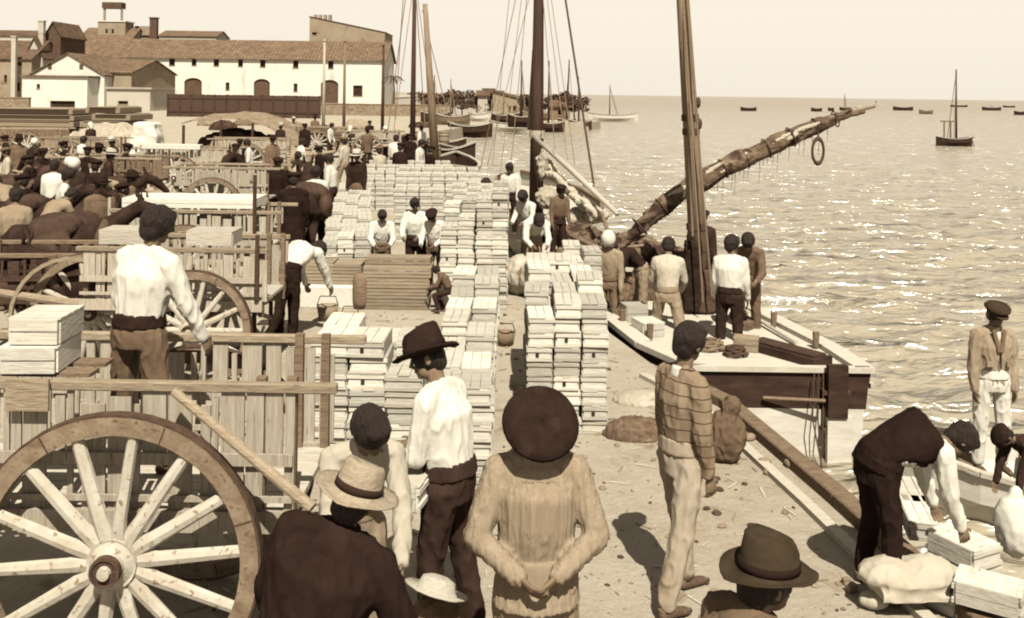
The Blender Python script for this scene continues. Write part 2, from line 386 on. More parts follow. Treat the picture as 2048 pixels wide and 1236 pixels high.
def person(label, loc, face, h=1.70, lean=0, side=0, head=(0,0), arms=None, legs=None, top='cloth_white', pants='cloth_dark', hats=('hair',),
           vox=.014, vest=None, tie_waist=False, build=1.0, sleeve=1.0, hatmat=None, group=None, feet='leather', bag=0, base='feet', hatscale=1.0, topname='shirt', long_coat=0, twist=0, scarf=None, hp=None, Y=None, tilt=0, sash=None, neck=.09):
    """local frame: x right, y forward, z up; face degrees (0 looks away from the camera)"""
    k = h/1.74; root = thing('person', label, 'person', loc, R(face), group)
    arms = arms or (((-.12,.05,-1), (-.02,.35,-1)), ((.12,.05,-1), (.02,.35,-1)))
    legs = legs or (((-.06,.03,-1), (-.02,-.04,-1)), ((.06,.0,-1), (.02,-.06,-1)))
    def nv(a): return V(a).normalized()
    def spine(f):
        q = Matrix.Rotation(-R(lean*f), 3, 'X') @ Matrix.Rotation(R(side*f), 3, 'Y')
        if twist: q = q @ Matrix.Rotation(R(twist*f), 3, 'Z')
        return q
    P = V((0,0,0)); m1, m2 = spine(.6), spine(1.0); m0 = spine(.25)
    C = P+m1 @ V((0,0,.27)); N = C+m2 @ V((0,0,.25))
    hm = m2 @ Matrix.Rotation(-R(head[0]), 3, 'X') @ Matrix.Rotation(R(head[1]), 3, 'Z')
    nk = spine(1.0) if abs(head[0]) < 25 else m2 @ Matrix.Rotation(-R(head[0]*.5), 3, 'X')
    HC = N+nk @ V((0,.015,neck))+hm @ V((0,.02,.095))
    hip = [P+V((s*.095, 0, -.02)) for s in (-1, 1)]
    LG = []
    for i in (0, 1):
        a = hip[i]; b = a+nv(legs[i][0])*.43; c = b+nv(legs[i][1])*.41; LG.append((a, b, c))
    SB = 1+.45*(build-1); SH = [N+m2 @ V((s*.172*SB, 0, -.06)) for s in (-1, 1)]
    AR = []
    for i in (0, 1):
        a = SH[i]; b = a+nv(arms[i][0])*.29; c = b+nv(arms[i][1])*.255; AR.append((a, b, c))
    if base == 'feet': zlow = min(l[2].z for l in LG)-.085
    else: zlow = P.z-.14
    off = V((0, 0, -zlow))
    def T(p): return (V(p)+off)*k
    def put(mb):
        for v in mb.v:
            q = (v+off)*k; v.x, v.y, v.z = q.x, q.y, q.z
        return mb
    fw = lambda q: q @ V((0,1,0)); rt = lambda q: q @ V((1,0,0)); up = lambda q: q @ V((0,0,1))
    near = vox < .012
    # body
    b = MB(); B = build
    b.rings([(P+up(m0)*-.06, rt(m0)*.14*B, fw(m0)*.10), (P+up(m0)*.1, rt(m0)*.12*B, fw(m0)*.09), (C, rt(m1)*.145*B, fw(m1)*.10), (N+up(m2)*-.07, rt(m2)*.13, fw(m2)*.08), (N, rt(m2)*.06, fw(m2)*.05)], 12)
    b.caps(N+up(m2)*-.05, HC+hm @ V((0,-.02,-.05)), .058, .052)
    b.ell(HC+hm @ V((0,-.012,.022)), (.076,.095,.09), hm, 16, 12); b.ell(HC+hm @ V((0,.03,-.055)), (.052,.055,.06), hm, 12, 10)
    b.ell(HC+hm @ V((0,.062,-.088)), (.026,.022,.02), hm); b.tube([HC+hm @ V((0,.088,.012)), HC+hm @ V((0,.104,-.026)), HC+hm @ V((0,.086,-.036))], [.008,.0155,.010], 8)
    b.ell(HC+hm @ V((0,.078,.03)), (.05,.02,.012), hm); b.ell(HC+hm @ V((0,.084,-.060)), (.024,.010,.009), hm)
    for s in (-1, 1): b.ell(HC+hm @ V((s*.08,-.008,-.012)), (.010,.02,.032), hm)
    for i in (0, 1):
        a, e, w = AR[i]; b.caps(a, e, .048, .042); b.caps(e, w, .040, .028)
        d = (w-e).normalized(); s = -1 if i == 0 else 1
        # palm faces inward
        sidev = V((-s,0,0)); sidev = (sidev-d*sidev.dot(d)); sidev = sidev.normalized() if sidev.length > .1 else V((0,0,1)); fwd = d.cross(sidev)*s
        hr = Matrix((fwd, sidev, d)).transposed()
        b.ell(w+d*.05, (.042,.017,.055), hr, 10, 8)
        fr = .0088 if near else .012
        for q in range(4):
            ln = (.036,.044,.041,.030)[q]; o0 = w+d*.085+fwd*(.034-.0235*q); m_ = o0+(d*.9+sidev*.35).normalized()*ln; e_ = m_+(d*.55+sidev*.8).normalized()*ln*.75
            b.tube([o0-d*.02, o0, m_, e_], [fr*1.05, fr, fr, fr*.8], 6)
        t0 = w+d*.03+fwd*.035; t1 = t0+(d*.6+fwd*.7+sidev*.3).normalized()*.035; t2 = t1+(d*.9+fwd*.1+sidev*.4).normalized()*.028
        b.tube([t0-fwd*.02, t0, t1, t2], [fr*1.3, fr*1.3, fr*1.15, fr*.85], 6)
        a, e, w = LG[i]; b.caps(a, e, .072, .055); b.caps(e, w, .052, .036)
        ff = V((legs[i][1][0]*.1, 1, 0)).normalized()
        b.tube([w+V((0,-.02,-.01)), w+V((0,-.03,-.05)), w+ff*.06+V((0,0,-.055)), w+ff*.17+V((0,0,-.068))], [.036,.032,.036,.026], 8)
    put(b); body = remesh(b, 'body', 'skin', .0062 if near else vox, root, 1)
    # shirt
    t = MB()
    wz = .095 if tie_waist else .115
    t.rings([(P+up(m0)*(-.12 if topname == 'smock' else -.03 if long_coat or topname == 'jacket' else .045), rt(m0)*(.19 if topname == 'smock' else .15)*B, fw(m0)*(.15 if topname == 'smock' else .125)*B), (P+up(m0)*.10, rt(m0)*(wz+(.065 if topname == 'smock' else .035))*B, fw(m0)*wz*B), (C+up(m1)*-.04, rt(m1)*.165*B, fw(m1)*.125*B), (C+up(m1)*.1, rt(m2)*.185*B, fw(m2)*.13*B), (N+up(m2)*-.055, rt(m2)*.165*B, fw(m2)*.10), (N+up(m2)*-.01, rt(m2)*.10, fw(m2)*.075), (N+up(m2)*.03, rt(m2)*.06, fw(m2)*.06)], 16)
    for s_ in (0, 1): t.caps(N+up(m2)*.005, SH[s_]+up(m2)*.012, .066, .066*SB)
    if long_coat:
        t.rings([(P+V((0,0,-long_coat)), V((.20*B,0,0)), V((0,.16*B,0))), (P, V((.165*B,0,0)), V((0,.13*B,0))), (P+up(m0)*.1, rt(m0)*.15*B, fw(m0)*.12)], 16)
    for i in (0, 1):
        a, e, w = AR[i]; we = e+(w-e)*sleeve*.98
        t.caps(a, e, .071*SB, .060*SB); t.caps(e, we, .058*SB, .046 if sleeve > .9 else .055)
    put(t); shirt = remesh(t, topname, top, vox, root, 7 if near else 3, (.007 if topname == 'smock' else .009 if near else .008) if vox < .02 else .006, 1.0/k, fdir=(3.4,3.4,.12) if topname == 'smock' else (1.25,1.25,.42))
    if topname in ('jacket', 'coat', 'smock'):
        z = MB(); z.rings([(N+up(m2)*-.08, rt(m2)*.165, fw(m2)*.115), (N+up(m2)*-.03, rt(m2)*.13, fw(m2)*.105), (N+up(m2)*.0, rt(m2)*.095, fw(m2)*.09), (N+up(m2)*(.085 if topname == 'smock' else .055)+fw(m2)*.01, rt(m2)*(.086 if topname == 'smock' else .074), fw(m2)*(.086 if topname == 'smock' else .074))], 14); put(z); remesh(z, 'collar', top, vox, root, 2, .003)
    if vox < .02 and not long_coat and topname != 'smock':
        z = MB(); z.rings([(P+up(m0)*.035, rt(m0)*.168*B, fw(m0)*.136*B), (P+up(m0)*.08, rt(m0)*.160*B, fw(m0)*.131*B), (P+up(m0)*.13, rt(m0)*.152*B, fw(m0)*.126*B)], 18); put(z); remesh(z, 'sash', sash or pants, vox, root, 3, .004)
    # trousers
    q = MB()
    q.rings([(P+up(m0)*.10, rt(m0)*.142*B, fw(m0)*.112*B), (P+up(m0)*.0, rt(m0)*.165*B, fw(m0)*.128*B), (P+V((0,0,-.10)), V((.155*B,0,0)), V((0,.12*B,0)))], 16)
    for i in (0, 1):
        a, e, w = LG[i]; q.caps(a, e, .096*B, .078); q.caps(e, e+(w-e)*.93, .076, .066)
    put(q); remesh(q, 'trousers', pants, vox, root, 6 if near else 3, .009 if vox < .02 else .005, .9/k)
    # belt line
    # shoes
    for i in (0, 1):
        w = LG[i][2]; ff = V((legs[i][1][0]*.1, 1, 0)).normalized(); z = MB()
        z.tube([w+V((0,-.045,-.045)), w+V((0,-.03,-.055)), w+ff*.06+V((0,0,-.052)), w+ff*.14+V((0,0,-.062)), w+ff*.19+V((0,0,-.068))], [.02,.038,.042,.034,.016], 10, squash=.8)
        put(z).build('shoe', feet, root, smooth=True)
    if vest:
        z = MB(); z.rings([(P+up(m0)*-.02, rt(m0)*.17*B, fw(m0)*.14*B), (P+up(m0)*.12, rt(m0)*.155*B, fw(m0)*.128*B), (C, rt(m1)*.19*B, fw(m1)*.15*B), (C+up(m1)*.12, rt(m2)*.205*B, fw(m2)*.155*B), (N+up(m2)*-.03, rt(m2)*.165*B, fw(m2)*.12)], 16)
        put(z); remesh(z, 'waistcoat', vest, vox, root, 3, .004)
    if scarf:
        z = MB(); z.rings([(N+up(m2)*-.02, rt(m2)*.085, fw(m2)*.08), (N+up(m2)*.045, rt(m2)*.066, fw(m2)*.068)], 14); put(z); remesh(z, 'neckerchief', scarf, vox, root, 1, .004)
    if hp:
        ex = {'fedora':.18,'straw':.165,'boater':.13,'beret':.15,'cap':.135,'hair':.135,'scarf':.15}[hats[-1]]*(hatscale if len(hats) > 1 else 1)
        tp = T(HC+hm @ V((0,0,ex))); fr_ = Matrix.Rotation(R(face), 3, 'Z')
        if Y is not None:
            X_, zt_ = D(hp[0], hp[1], Y); s_ = (zt_-loc[2])/tp.z; root.scale = (s_,)*3; w_ = fr_ @ (tp*s_); root.location = (X_-w_.x, Y-w_.y, loc[2])
            if not .8 < s_*h/1.68 < 1.15: print('SCALE', label, round(s_*h, 2))
        else:
            gx, gy = G(hp[0], hp[1], loc[2]+tp.z); w_ = fr_ @ tp; root.location = (gx-w_.x, gy-w_.y, loc[2])
    for hk in hats:
        mc = T(HC); holder_rot = hm.copy(); sm = k*hatscale
        if hk in ('fedora','straw','boater','beret','cap'): make_hat(hk, root, mc, holder_rot, sm, hatmat, tilt)
        else: make_hat('hair_low' if hk == 'hair' and len(hats) > 1 else hk, root, mc, holder_rot, k, hatmat if hk == 'scarf' else None)
    if near:
        for s in (-1, 1):
            e = MB(); e.ell(T(HC+hm @ V((s*.030,.080,.008))), (.012,.006,.006), hm); e.build('eye', 'hair_dark', root, smooth=True)
    return root
def world_hand(): pass

def mule(label, loc, face, m='fur_dark', s=1.0, headdown=0, pack=None, group=None, vox=.03):
    root = thing('mule', label, 'mule', loc, R(face), group)
    b = MB()
    b.rings([((0,-.72,1.02),(.10,0,0),(0,0,.14)), ((0,-.60,1.06),(.22,0,0),(0,0,.24)), ((0,-.25,1.02),(.25,0,0),(0,0,.28)), ((0,.15,.99),(.24,0,0),(0,0,.29)), ((0,.45,1.03),(.21,0,0),(0,0,.28)), ((0,.62,1.08),(.13,0,0),(0,0,.2))], 14)
    hd = V((0, 1.12, 1.62-headdown))
    b.tube([(0,.42,1.12), (0,.72,1.34-headdown*.4), hd+V((0,-.1,0))], [.2,.14,.10], 10)
    b.tube([hd+V((0,-.12,.03)), hd+V((0,.1,-.05)), hd+V((0,.26,-.20)), hd+V((0,.36,-.31))], [.09,.105,.075,.06], 10)
    for x in (-1, 1):
        b.tube([hd+V((x*.06,-.08,.08)), hd+V((x*.085,-.12,.2)), hd+V((x*.10,-.10,.33))], [.03,.035,.008], 6)
        b.tube([(x*.13,.45,.95), (x*.13,.47,.62), (x*.13,.46,.52), (x*.13,.45,.14), (x*.13,.49,.05), (x*.13,.5,0)], [.10,.062,.055,.036,.042,.055], 8)
        b.tube([(x*.13,-.52,1.0), (x*.14,-.45,.74), (x*.14,-.62,.50), (x*.14,-.58,.15), (x*.14,-.54,.05), (x*.14,-.53,0)], [.17,.11,.058,.038,.044,.055], 8)
    b.tube([(0,-.72,1.14), (0,-.84,.95), (0,-.82,.55)], [.035,.03,.04], 6)
    for v in b.v: v *= s
    remesh(b, 'body', m, vox*s, root, 2)
    c = MB(); c.lathe([(.20*s,-.05*s),(.26*s,-.06*s),(.27*s,.0),(.26*s,.05*s),(.20*s,.05*s)], V((0,.55,1.12))*s, Matrix.Rotation(R(72), 3, 'X'), 16, True); c.build('collar', 'leather', root, smooth=True)
    if pack:
        c = MB(); c.ell(V((0,-.05,1.25))*s, V((.42,.36,.2))*s); c.ell(V((-.33,-.05,1.0))*s, V((.15,.33,.28))*s); c.ell(V((.33,-.05,1.0))*s, V((.15,.33,.28))*s)
        remesh(c, 'pack_saddle', pack, .03, root, 2, .01)
    return root
# ---------------------------------------------------------------- ground, water, quay
EDGE = [(4.6,-8), (3.15,4), (2.75,6.2), (2.57,7.6), (2.2,10), (1.78,11), (1.25,13.3), (-.1,17.6), (-.75,22), (-1.1,28), (-2.2,38), (-4,52), (-6,80), (-2,104), (8.6,112), (10.5,118), (8,126), (-14,150), (-60,420), (-90,1500)]
def land():
    bm = bmesh.new(); pts = EDGE+[(-2500,1500), (-2500,-60), (4.6,-60)]
    vs = [bm.verts.new((x, y, 0)) for x, y in pts]; bm.faces.new(vs)
    r = bmesh.ops.extrude_face_region(bm, geom=bm.faces[:])
    bmesh.ops.translate(bm, verts=[g for g in r['geom'] if isinstance(g, bmesh.types.BMVert)], vec=(0,0,-2.2))
    bmesh.ops.recalc_face_normals(bm, faces=bm.faces[:])
    me = bpy.data.meshes.new('ground'); bm.to_mesh(me); bm.free(); me.materials.append(ground_mat())
    return tag(link(me, 'ground'), kind='structure')
def ground_mat():
    m = bpy.data.materials.new('quay_ground'); m.use_nodes = True; n = m.node_tree.nodes; L = m.node_tree.links; b = n['Principled BSDF']
    b.inputs['Roughness'].default_value = .95; b.inputs['Specular IOR Level'].default_value = .1
    tc = n.new('ShaderNodeTexCoord')
    def N(s, d=6, r=.6):
        q = n.new('ShaderNodeTexNoise'); q.inputs['Scale'].default_value = s; q.inputs['Detail'].default_value = d; q.inputs['Roughness'].default_value = r; L.new(tc.outputs['Object'], q.inputs['Vector']); return q
    def MR(o, a, b_, c=0, d=1):
        q = n.new('ShaderNodeMapRange'); q.inputs[1].default_value = a; q.inputs[2].default_value = b_; q.inputs[3].default_value = c; q.inputs[4].default_value = d; L.new(o, q.inputs[0]); return q.outputs[0]
    def MX(f, A, B, t='MIX'):
        q = n.new('ShaderNodeMix'); q.data_type = 'RGBA'; q.blend_type = t
        for s, v in (('Factor', f), ('A', A), ('B', B)):
            if isinstance(v, (tuple, float, int)): q.inputs[s].default_value = v
            else: L.new(v, q.inputs[s])
        return q.outputs['Result']
    c = MX(MR(N(.9).outputs[0], .38, .62), sep(.19), sep(.255))
    c = MX(MR(N(5, 8, .7).outputs[0], .35, .7), c, sep(.27))
    c = MX(MR(N(2.3).outputs[0], .60, .68, 0, .8), c, sep(.12))
    c = MX(MR(N(26, 4, .7).outputs[0], .60, .68, 0, .8), c, sep(.34))
    c = MX(MR(N(31, 4, .7).outputs[0], .33, .39, .7, 0), c, sep(.07))
    L.new(c, b.inputs['Base Color'])
    bp = n.new('ShaderNodeBump'); bp.inputs['Strength'].default_value = .8; bp.inputs['Distance'].default_value = .04
    L.new(N(14, 8, .75).outputs[0], bp.inputs['Height']); L.new(bp.outputs[0], b.inputs['Normal'])
    return m
land()
def water():
    m = bpy.data.materials.new('sea_water'); m.use_nodes = True; n = m.node_tree.nodes; L = m.node_tree.links; b = n['Principled BSDF']
    b.inputs['Specular IOR Level'].default_value = .5; b.inputs['IOR'].default_value = 2.1
    tc = n.new('ShaderNodeTexCoord')
    def N(sc, st, d=3, r=.55, dist=0):
        mp = n.new('ShaderNodeMapping'); mp.inputs['Scale'].default_value = st; L.new(tc.outputs['Object'], mp.inputs[0])
        q = n.new('ShaderNodeTexNoise'); q.inputs['Scale'].default_value = sc; q.inputs['Detail'].default_value = d; q.inputs['Roughness'].default_value = r; q.inputs['Distortion'].default_value = dist
        L.new(mp.outputs[0], q.inputs['Vector']); return q.outputs[0]
    def M(op, a, b_):
        q = n.new('ShaderNodeMath'); q.operation = op
        for i, v in enumerate((a, b_)):
            if isinstance(v, (int, float)): q.inputs[i].default_value = v
            else: L.new(v, q.inputs[i])
        return q.outputs[0]
    h = M('ADD', M('MULTIPLY', N(1.1, (.5, 1.5, 1), 4, .5, .6), 1.2), M('MULTIPLY', N(.35, (.6, 1.5, 1), 2), 1.6))
    bp = n.new('ShaderNodeBump'); bp.inputs['Strength'].default_value = 1; bp.inputs['Distance'].default_value = .55
    L.new(h, bp.inputs['Height']); L.new(bp.outputs[0], b.inputs['Normal'])
    # far band rougher, its darker base painted for wave shading; smoother silt-pale water inshore
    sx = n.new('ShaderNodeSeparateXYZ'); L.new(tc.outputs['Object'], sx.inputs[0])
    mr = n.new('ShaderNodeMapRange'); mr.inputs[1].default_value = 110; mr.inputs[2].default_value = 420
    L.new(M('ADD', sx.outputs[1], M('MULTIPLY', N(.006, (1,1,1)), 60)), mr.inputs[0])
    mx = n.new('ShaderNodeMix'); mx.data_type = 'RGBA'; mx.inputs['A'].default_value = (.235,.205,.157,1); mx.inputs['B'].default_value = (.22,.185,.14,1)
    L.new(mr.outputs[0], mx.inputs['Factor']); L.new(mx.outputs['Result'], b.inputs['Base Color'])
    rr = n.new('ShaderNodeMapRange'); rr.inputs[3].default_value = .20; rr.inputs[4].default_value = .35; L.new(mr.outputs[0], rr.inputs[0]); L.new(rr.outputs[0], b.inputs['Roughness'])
    ys = [-200, -20, 3]; y = 5.0
    while y < 130: ys.append(y); y *= 1.0085
    while y < 16000: ys.append(y); y *= 1.07
    us = [-3, -1.2, -.5, -.2]+[-.08+.72*i/430 for i in range(431)]+[.8, 1.4, 3]
    vs = []
    for y in ys:
        k = max(y, 7); fade = 0 if y < 4 else 1/(1+(y/70)**2)
        for u in us:
            x = k*u
            if fade > .02 and -.1 < u < .7:
                a = noise.noise((x*.30, y*1.1, 1.3)); b = noise.noise((x*.75+9, y*2.6, 4.1)); c = noise.noise((x*1.7, y*4.6, 8.7))
                z = (.10*(1-abs(a))**5+.09*(1-abs(b))**6+.04*(1-abs(c))**5-.1)*fade
            else: z = 0
            vs.append((x, y, -.9+z))
    n_ = len(us); me = bpy.data.meshes.new('sea')
    me.from_pydata(vs, [], [(j*n_+i, j*n_+i+1, (j+1)*n_+i+1, (j+1)*n_+i) for j in range(len(ys)-1) for i in range(n_-1)])
    me.polygons.foreach_set('use_smooth', [True]*len(me.polygons))
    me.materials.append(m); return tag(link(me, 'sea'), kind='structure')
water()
# timber edge beam along the quay, with a paler strip of stone in front
mb = MB()
pts = [(3.15,4), (2.75,6.2), (2.57,7.6), (2.2,10), (1.78,11)]
for a, b in zip(pts, pts[1:]): mb.bar((a[0]-.02, a[1], .02), (b[0]-.02, b[1], .02), .16, .16)
tag(mb.build('quay_beam', 'wood_mid', bevel=.012), 'long dark timber beam running along the edge of the quay', 'beam')
mb = MB()
for a, b in zip(pts, pts[1:]): mb.bar((a[0]-.30, a[1], .02), (b[0]-.30, b[1], .02), .09, .05)
tag(mb.build('plank', 'wood_pale'), 'narrow pale plank lying on the ground inside the quay beam', 'plank')
# loose pebbles, straw and splinters
mb = MB()
for _ in range(2600):
    y = 4.5+random.random()**1.5*16; x = -2.0+random.random()*4.2
    if x > 2.3-(y-8)*.25 - .1: continue
    s = .006+random.random()**3*.035
    if random.random() < .6:
        mb.k = random.choice((0,0,1)); mb.ell((x,y,s*.2), (s, s*random.uniform(.5,1), s*.5), Matrix.Rotation(random.random()*3, 3, 'Z'), 6, 4)
    else:
        mb.k = random.choice((0,2)); mb.box((x,y,.006), (s*5, s*.5, .006), Matrix.Rotation(random.random()*3, 3, 'Z'))
tag(mb.build('ground_litter', ['stone','wood_dark','wood_pale']), 'small stones, straw and splinters scattered on the quay', None, kind='stuff')
# stones tumbled along the beam
for i, (px, py, s) in enumerate([(1528,930,.07),(1535,948,.05),(1585,935,.09),(1620,960,.06),(1297,884,.05),(1600,945,.05),(1650,985,.06),(1500,880,.07)]):
    x, y = G(px, py); mb = MB(); mb.ell((0,0,s*.35), (s, s*.7, s*.55), Matrix.Rotation(i, 3, 'Z'), 8, 6)
    o = remesh(mb, 'stone', 'stone', s*.18, None, 1, .004, 3); o.location = (x, y, 0)
    tag(o, ['squat stone lying inside the quay beam, nearest the striped shirt man','small flat stone below the squat one by the quay beam','larger pale stone against the quay beam, midway along','low stone near the quay beam beyond the larger one','small dark stone on bare ground right of the near crate stacks','round pebble-like stone beside the larger pale stone','stone at the beam just before the dark-trousered legs','stone at the far end of the visible quay beam'][i], 'stone', 'stones along the quay edge')

# ---------------------------------------------------------------- buildings
def wall_open(mb, A, B, z0, z1, ops, depth=.4, k=0):
    """wall from plan point A to B, openings (u0,u1,v0,v1) in metres along / up; reveals go back"""
    A, B = V((*A, 0)), V((*B, 0)); d = (B-A); Lw = d.length; d.normalize(); nrm = V((-d.y, d.x, 0))   # towards +Y side when A is left
    us = sorted({0, Lw, *[o[0] for o in ops], *[o[1] for o in ops]}); vs = sorted({z0, z1, *[o[2] for o in ops], *[o[3] for o in ops]})
    mb.k = k
    P = lambda u, v, w=0: A+d*u+nrm*w+V((0,0,v))
    for a, b in zip(us, us[1:]):
        for c, e in zip(vs, vs[1:]):
            um, vm = (a+b)/2, (c+e)/2
            if any(o[0] < um < o[1] and o[2] < vm < o[3] for o in ops): continue
            mb.face([P(a,c), P(b,c), P(b,e), P(a,e)])
    for a, b, c, e in ops:
        mb.face([P(a,c), P(a,e), P(a,e,depth), P(a,c,depth)]); mb.face([P(b,c), P(b,c,depth), P(b,e,depth), P(b,e)])
        mb.face([P(a,e), P(b,e), P(b,e,depth), P(a,e,depth)]); mb.face([P(a,c), P(a,c,depth), P(b,c,depth), P(b,c)])
    return P
def bldg(label, A, B, depth, h, wallm, roofm, roof='gable_x', rh=2.5, ops=(), over=.35, back=None, arch=(), side_ops=(), name='building', roof_drop=0):
    root = thing(name, label, 'building', (A[0], A[1], 0)); a = V((0,0,0)); b = V((B[0]-A[0], B[1]-A[1], 0)); d = b.normalized(); nrm = V((-d.y, d.x, 0)); L = b.length
    mb = MB(); P = wall_open(mb, (0,0), (b.x, b.y), -.3, h, list(ops))
    a2, b2 = a+nrm*depth, b+nrm*depth; Z = V((0,0,h)); Z0 = V((0,0,-.3))
    mb.face([b+Z0, b2+Z0, b2+Z, b+Z]); mb.face([a2+Z0, a+Z0, a+Z, a2+Z]); mb.face([b2+Z0, a2+Z0, a2+Z, b2+Z])
    up = V((0,0,1)); t = .18
    if roof == 'gable_x':     # ridge parallel to the front
        for p in (a, b): mb.face([p+Z, p+nrm*depth+Z, p+nrm*depth/2+up*(h+rh)])
        r = MB(); r0, r1 = a+nrm*depth/2+up*(h+rh+.05)-d*over, b+nrm*depth/2+up*(h+rh+.05)+d*over
        e0, e1 = a-nrm*over+up*(h+.05-rh*over/(depth/2))-d*over, b-nrm*over+up*(h+.05-rh*over/(depth/2))+d*over
        f0, f1 = a2+nrm*over+up*(h+.05-rh*over/(depth/2))-d*over, b2+nrm*over+up*(h+.05-rh*over/(depth/2))+d*over
        r.prism([e0, e1, r1, r0], (0,0,t)); r.prism([r0, r1, f1, f0], (0,0,t+.003))
    elif roof == 'gable_y':   # gable end faces the camera
        mid = (a+b)/2
        for w in (0, depth): mb.face([a+nrm*w+Z, b+nrm*w+Z, mid+nrm*w+up*(h+rh)])
        r = MB(); m0, m1 = mid-nrm*over+up*(h+rh+.05), mid+nrm*(depth+over)+up*(h+rh+.05); k = rh*over/(L/2)
        r.prism([a-d*over-nrm*over+up*(h+.05-k), m0, m1, a2-d*over+nrm*over+up*(h+.05-k)], (0,0,t)); r.prism([m0, b+d*over-nrm*over+up*(h+.05-k), b2+d*over+nrm*over+up*(h+.05-k), m1], (0,0,t+.003))
    elif roof == 'shed':      # highest at A, falls towards B
        for w in (0, depth): mb.face([a+nrm*w+Z, b+nrm*w+Z, a+nrm*w+up*(h+rh)])
        mb.face([a+Z, a+up*(h+rh), a2+up*(h+rh), a2+Z])
        r = MB(); r.prism([a-d*over-nrm*over+up*(h+rh+.06), b+d*over-nrm*over+up*(h+.05), b2+d*over+nrm*over+up*(h+.05), a2-d*over+nrm*over+up*(h+rh+.06)], (0,0,t))
    else:
        r = MB(); r.box((a+b+a2+b2)/4+up*(h+.12), (L+over*2, depth+over*2, .24), Matrix.Rotation(math.atan2(d.y, d.x), 3, 'Z'))
    for u0, u1, v0, v1 in arch:
        q = MB(); n = 8; r_ = (u1-u0)/2; rz = min(r_, 1.0)
        for s in (0, 1):
            pts = [P(u0 if s == 0 else u1, v1, -.004)]
            for j in range(n+1):
                t_ = math.pi/2*j/n
                pts.append(P(u0+r_-r_*math.cos(t_) if s == 0 else u1-r_+r_*math.cos(t_), v1-rz+rz*math.sin(t_), -.004))
            mb.prism(pts, nrm*.3)
    wl = mb.build('wall', wallm, root); r.build('roof', roofm, root)
    for o in list(ops):
        q = MB(); c = P((o[0]+o[1])/2, (o[2]+o[3])/2, .37); isd = (o[3]-o[2]) > 2.6 or o in arch
        q.box(c, (o[1]-o[0], .05, o[3]-o[2]), Matrix.Rotation(math.atan2(d.y, d.x), 3, 'Z'))
        w = q.build('door' if isd else 'window', 'opening_brown' if isd else 'opening_dark', root)
        if not isd:
            q = MB(); W, Hh = o[1]-o[0], o[3]-o[2]
            q.bar(P(o[0]-.06, o[2]-.05, -.03), P(o[1]+.06, o[2]-.05, -.03), .12, .1); q.build('sill', 'plaster_grey', w)
    return root, P
def px_ops(A, B, lst, Y):
    """openings given as pixel rectangles on a wall at depth Y"""
    out = []
    for x0, x1, y0, y1 in lst:
        a = D(x0, y1, Y); b = D(x1, y0, Y); out.append((a[0]-A[0], b[0]-A[0], max(a[1], .05), b[1]))
    return out
# long white warehouse
YW = 200.0
A = (D(128, 200, YW)[0], YW); B = (D(768, 200, YW)[0], YW); hW = D(450, 117, YW)[1]
wins = [(242,251,116,131),(338,350,116,131),(383,393,117,131),(427,438,117,132),(476,486,118,133),(520,531,119,134),(586,597,121,136),(656,667,122,137)]
low = [(254,264,158,176),(313,322,163,179),(451,459,165,180),(587,595,167,183),(205,213,140,152)]
big = [(706,725,171,192)]
drs = [(368,404,156,196),(507,540,158,198),(641,677,160,206)]
allo = px_ops(A, B, wins+low+big+drs, YW); darch = allo[-3:]
bldg('long two-storey white warehouse with small square windows and arched doors', A, B, 16, hW, 'plaster_white', 'roof_tile', 'gable_x', 3.9, allo, .5, arch=darch, name='warehouse')
# sloping-roofed block behind its right end
x0, x1 = D(619, 60, 222)[0], D(770, 60, 222)[0]; zt = D(619, 34, 222)[1]; zr = D(770, 66, 222)[1]
r_, P_ = bldg('tall grey block with a single sloping roof rising behind the right end of the warehouse', (x0, 222), (x1, 222), 14, zr, 'plaster_grey', 'roof_dark', 'shed', zt-zr, [(.6, 1.6, zr-.6, zr-.05)] , .15)
q = MB()
for i in range(4): q.box((.7+i*1.1, 3, zt-zr+zr+.1), (.7, .8, 1.3))
q.build('parapet_block', 'plaster_grey', r_)
# roofs behind the left half
def house(label, px0, px1, pyb, pye, pyr, Y, depth=9, wallm='plaster_cream', roofm='roof_tile', roof='gable_x', ops=(), arch=()):
    a = D(px0, pyb, Y)[0]; b = D(px1, pyb, Y)[0]; h = D((px0+px1)/2, pye, Y)[1]; rh = D((px0+px1)/2, pyr, Y)[1]-h
    return bldg(label, (a, Y), (b, Y), depth, h, wallm, roofm, roof, rh, px_ops((a, Y), None, ops, Y), .3, arch=arch, name='house')
house('low tiled roof showing over the warehouse ridge between the tower and its middle', 318, 432, 90, 73, 61, 225, 10)
house('broad tiled roof left of the roof terrace behind the warehouse', 160, 262, 90, 78, 55, 224, 10)
house('narrow upper house with a small white front behind the warehouse', 262, 300, 90, 72, 45, 230, 8, 'plaster_grey', 'roof_dark', 'flat', [(270,278,52,62)])
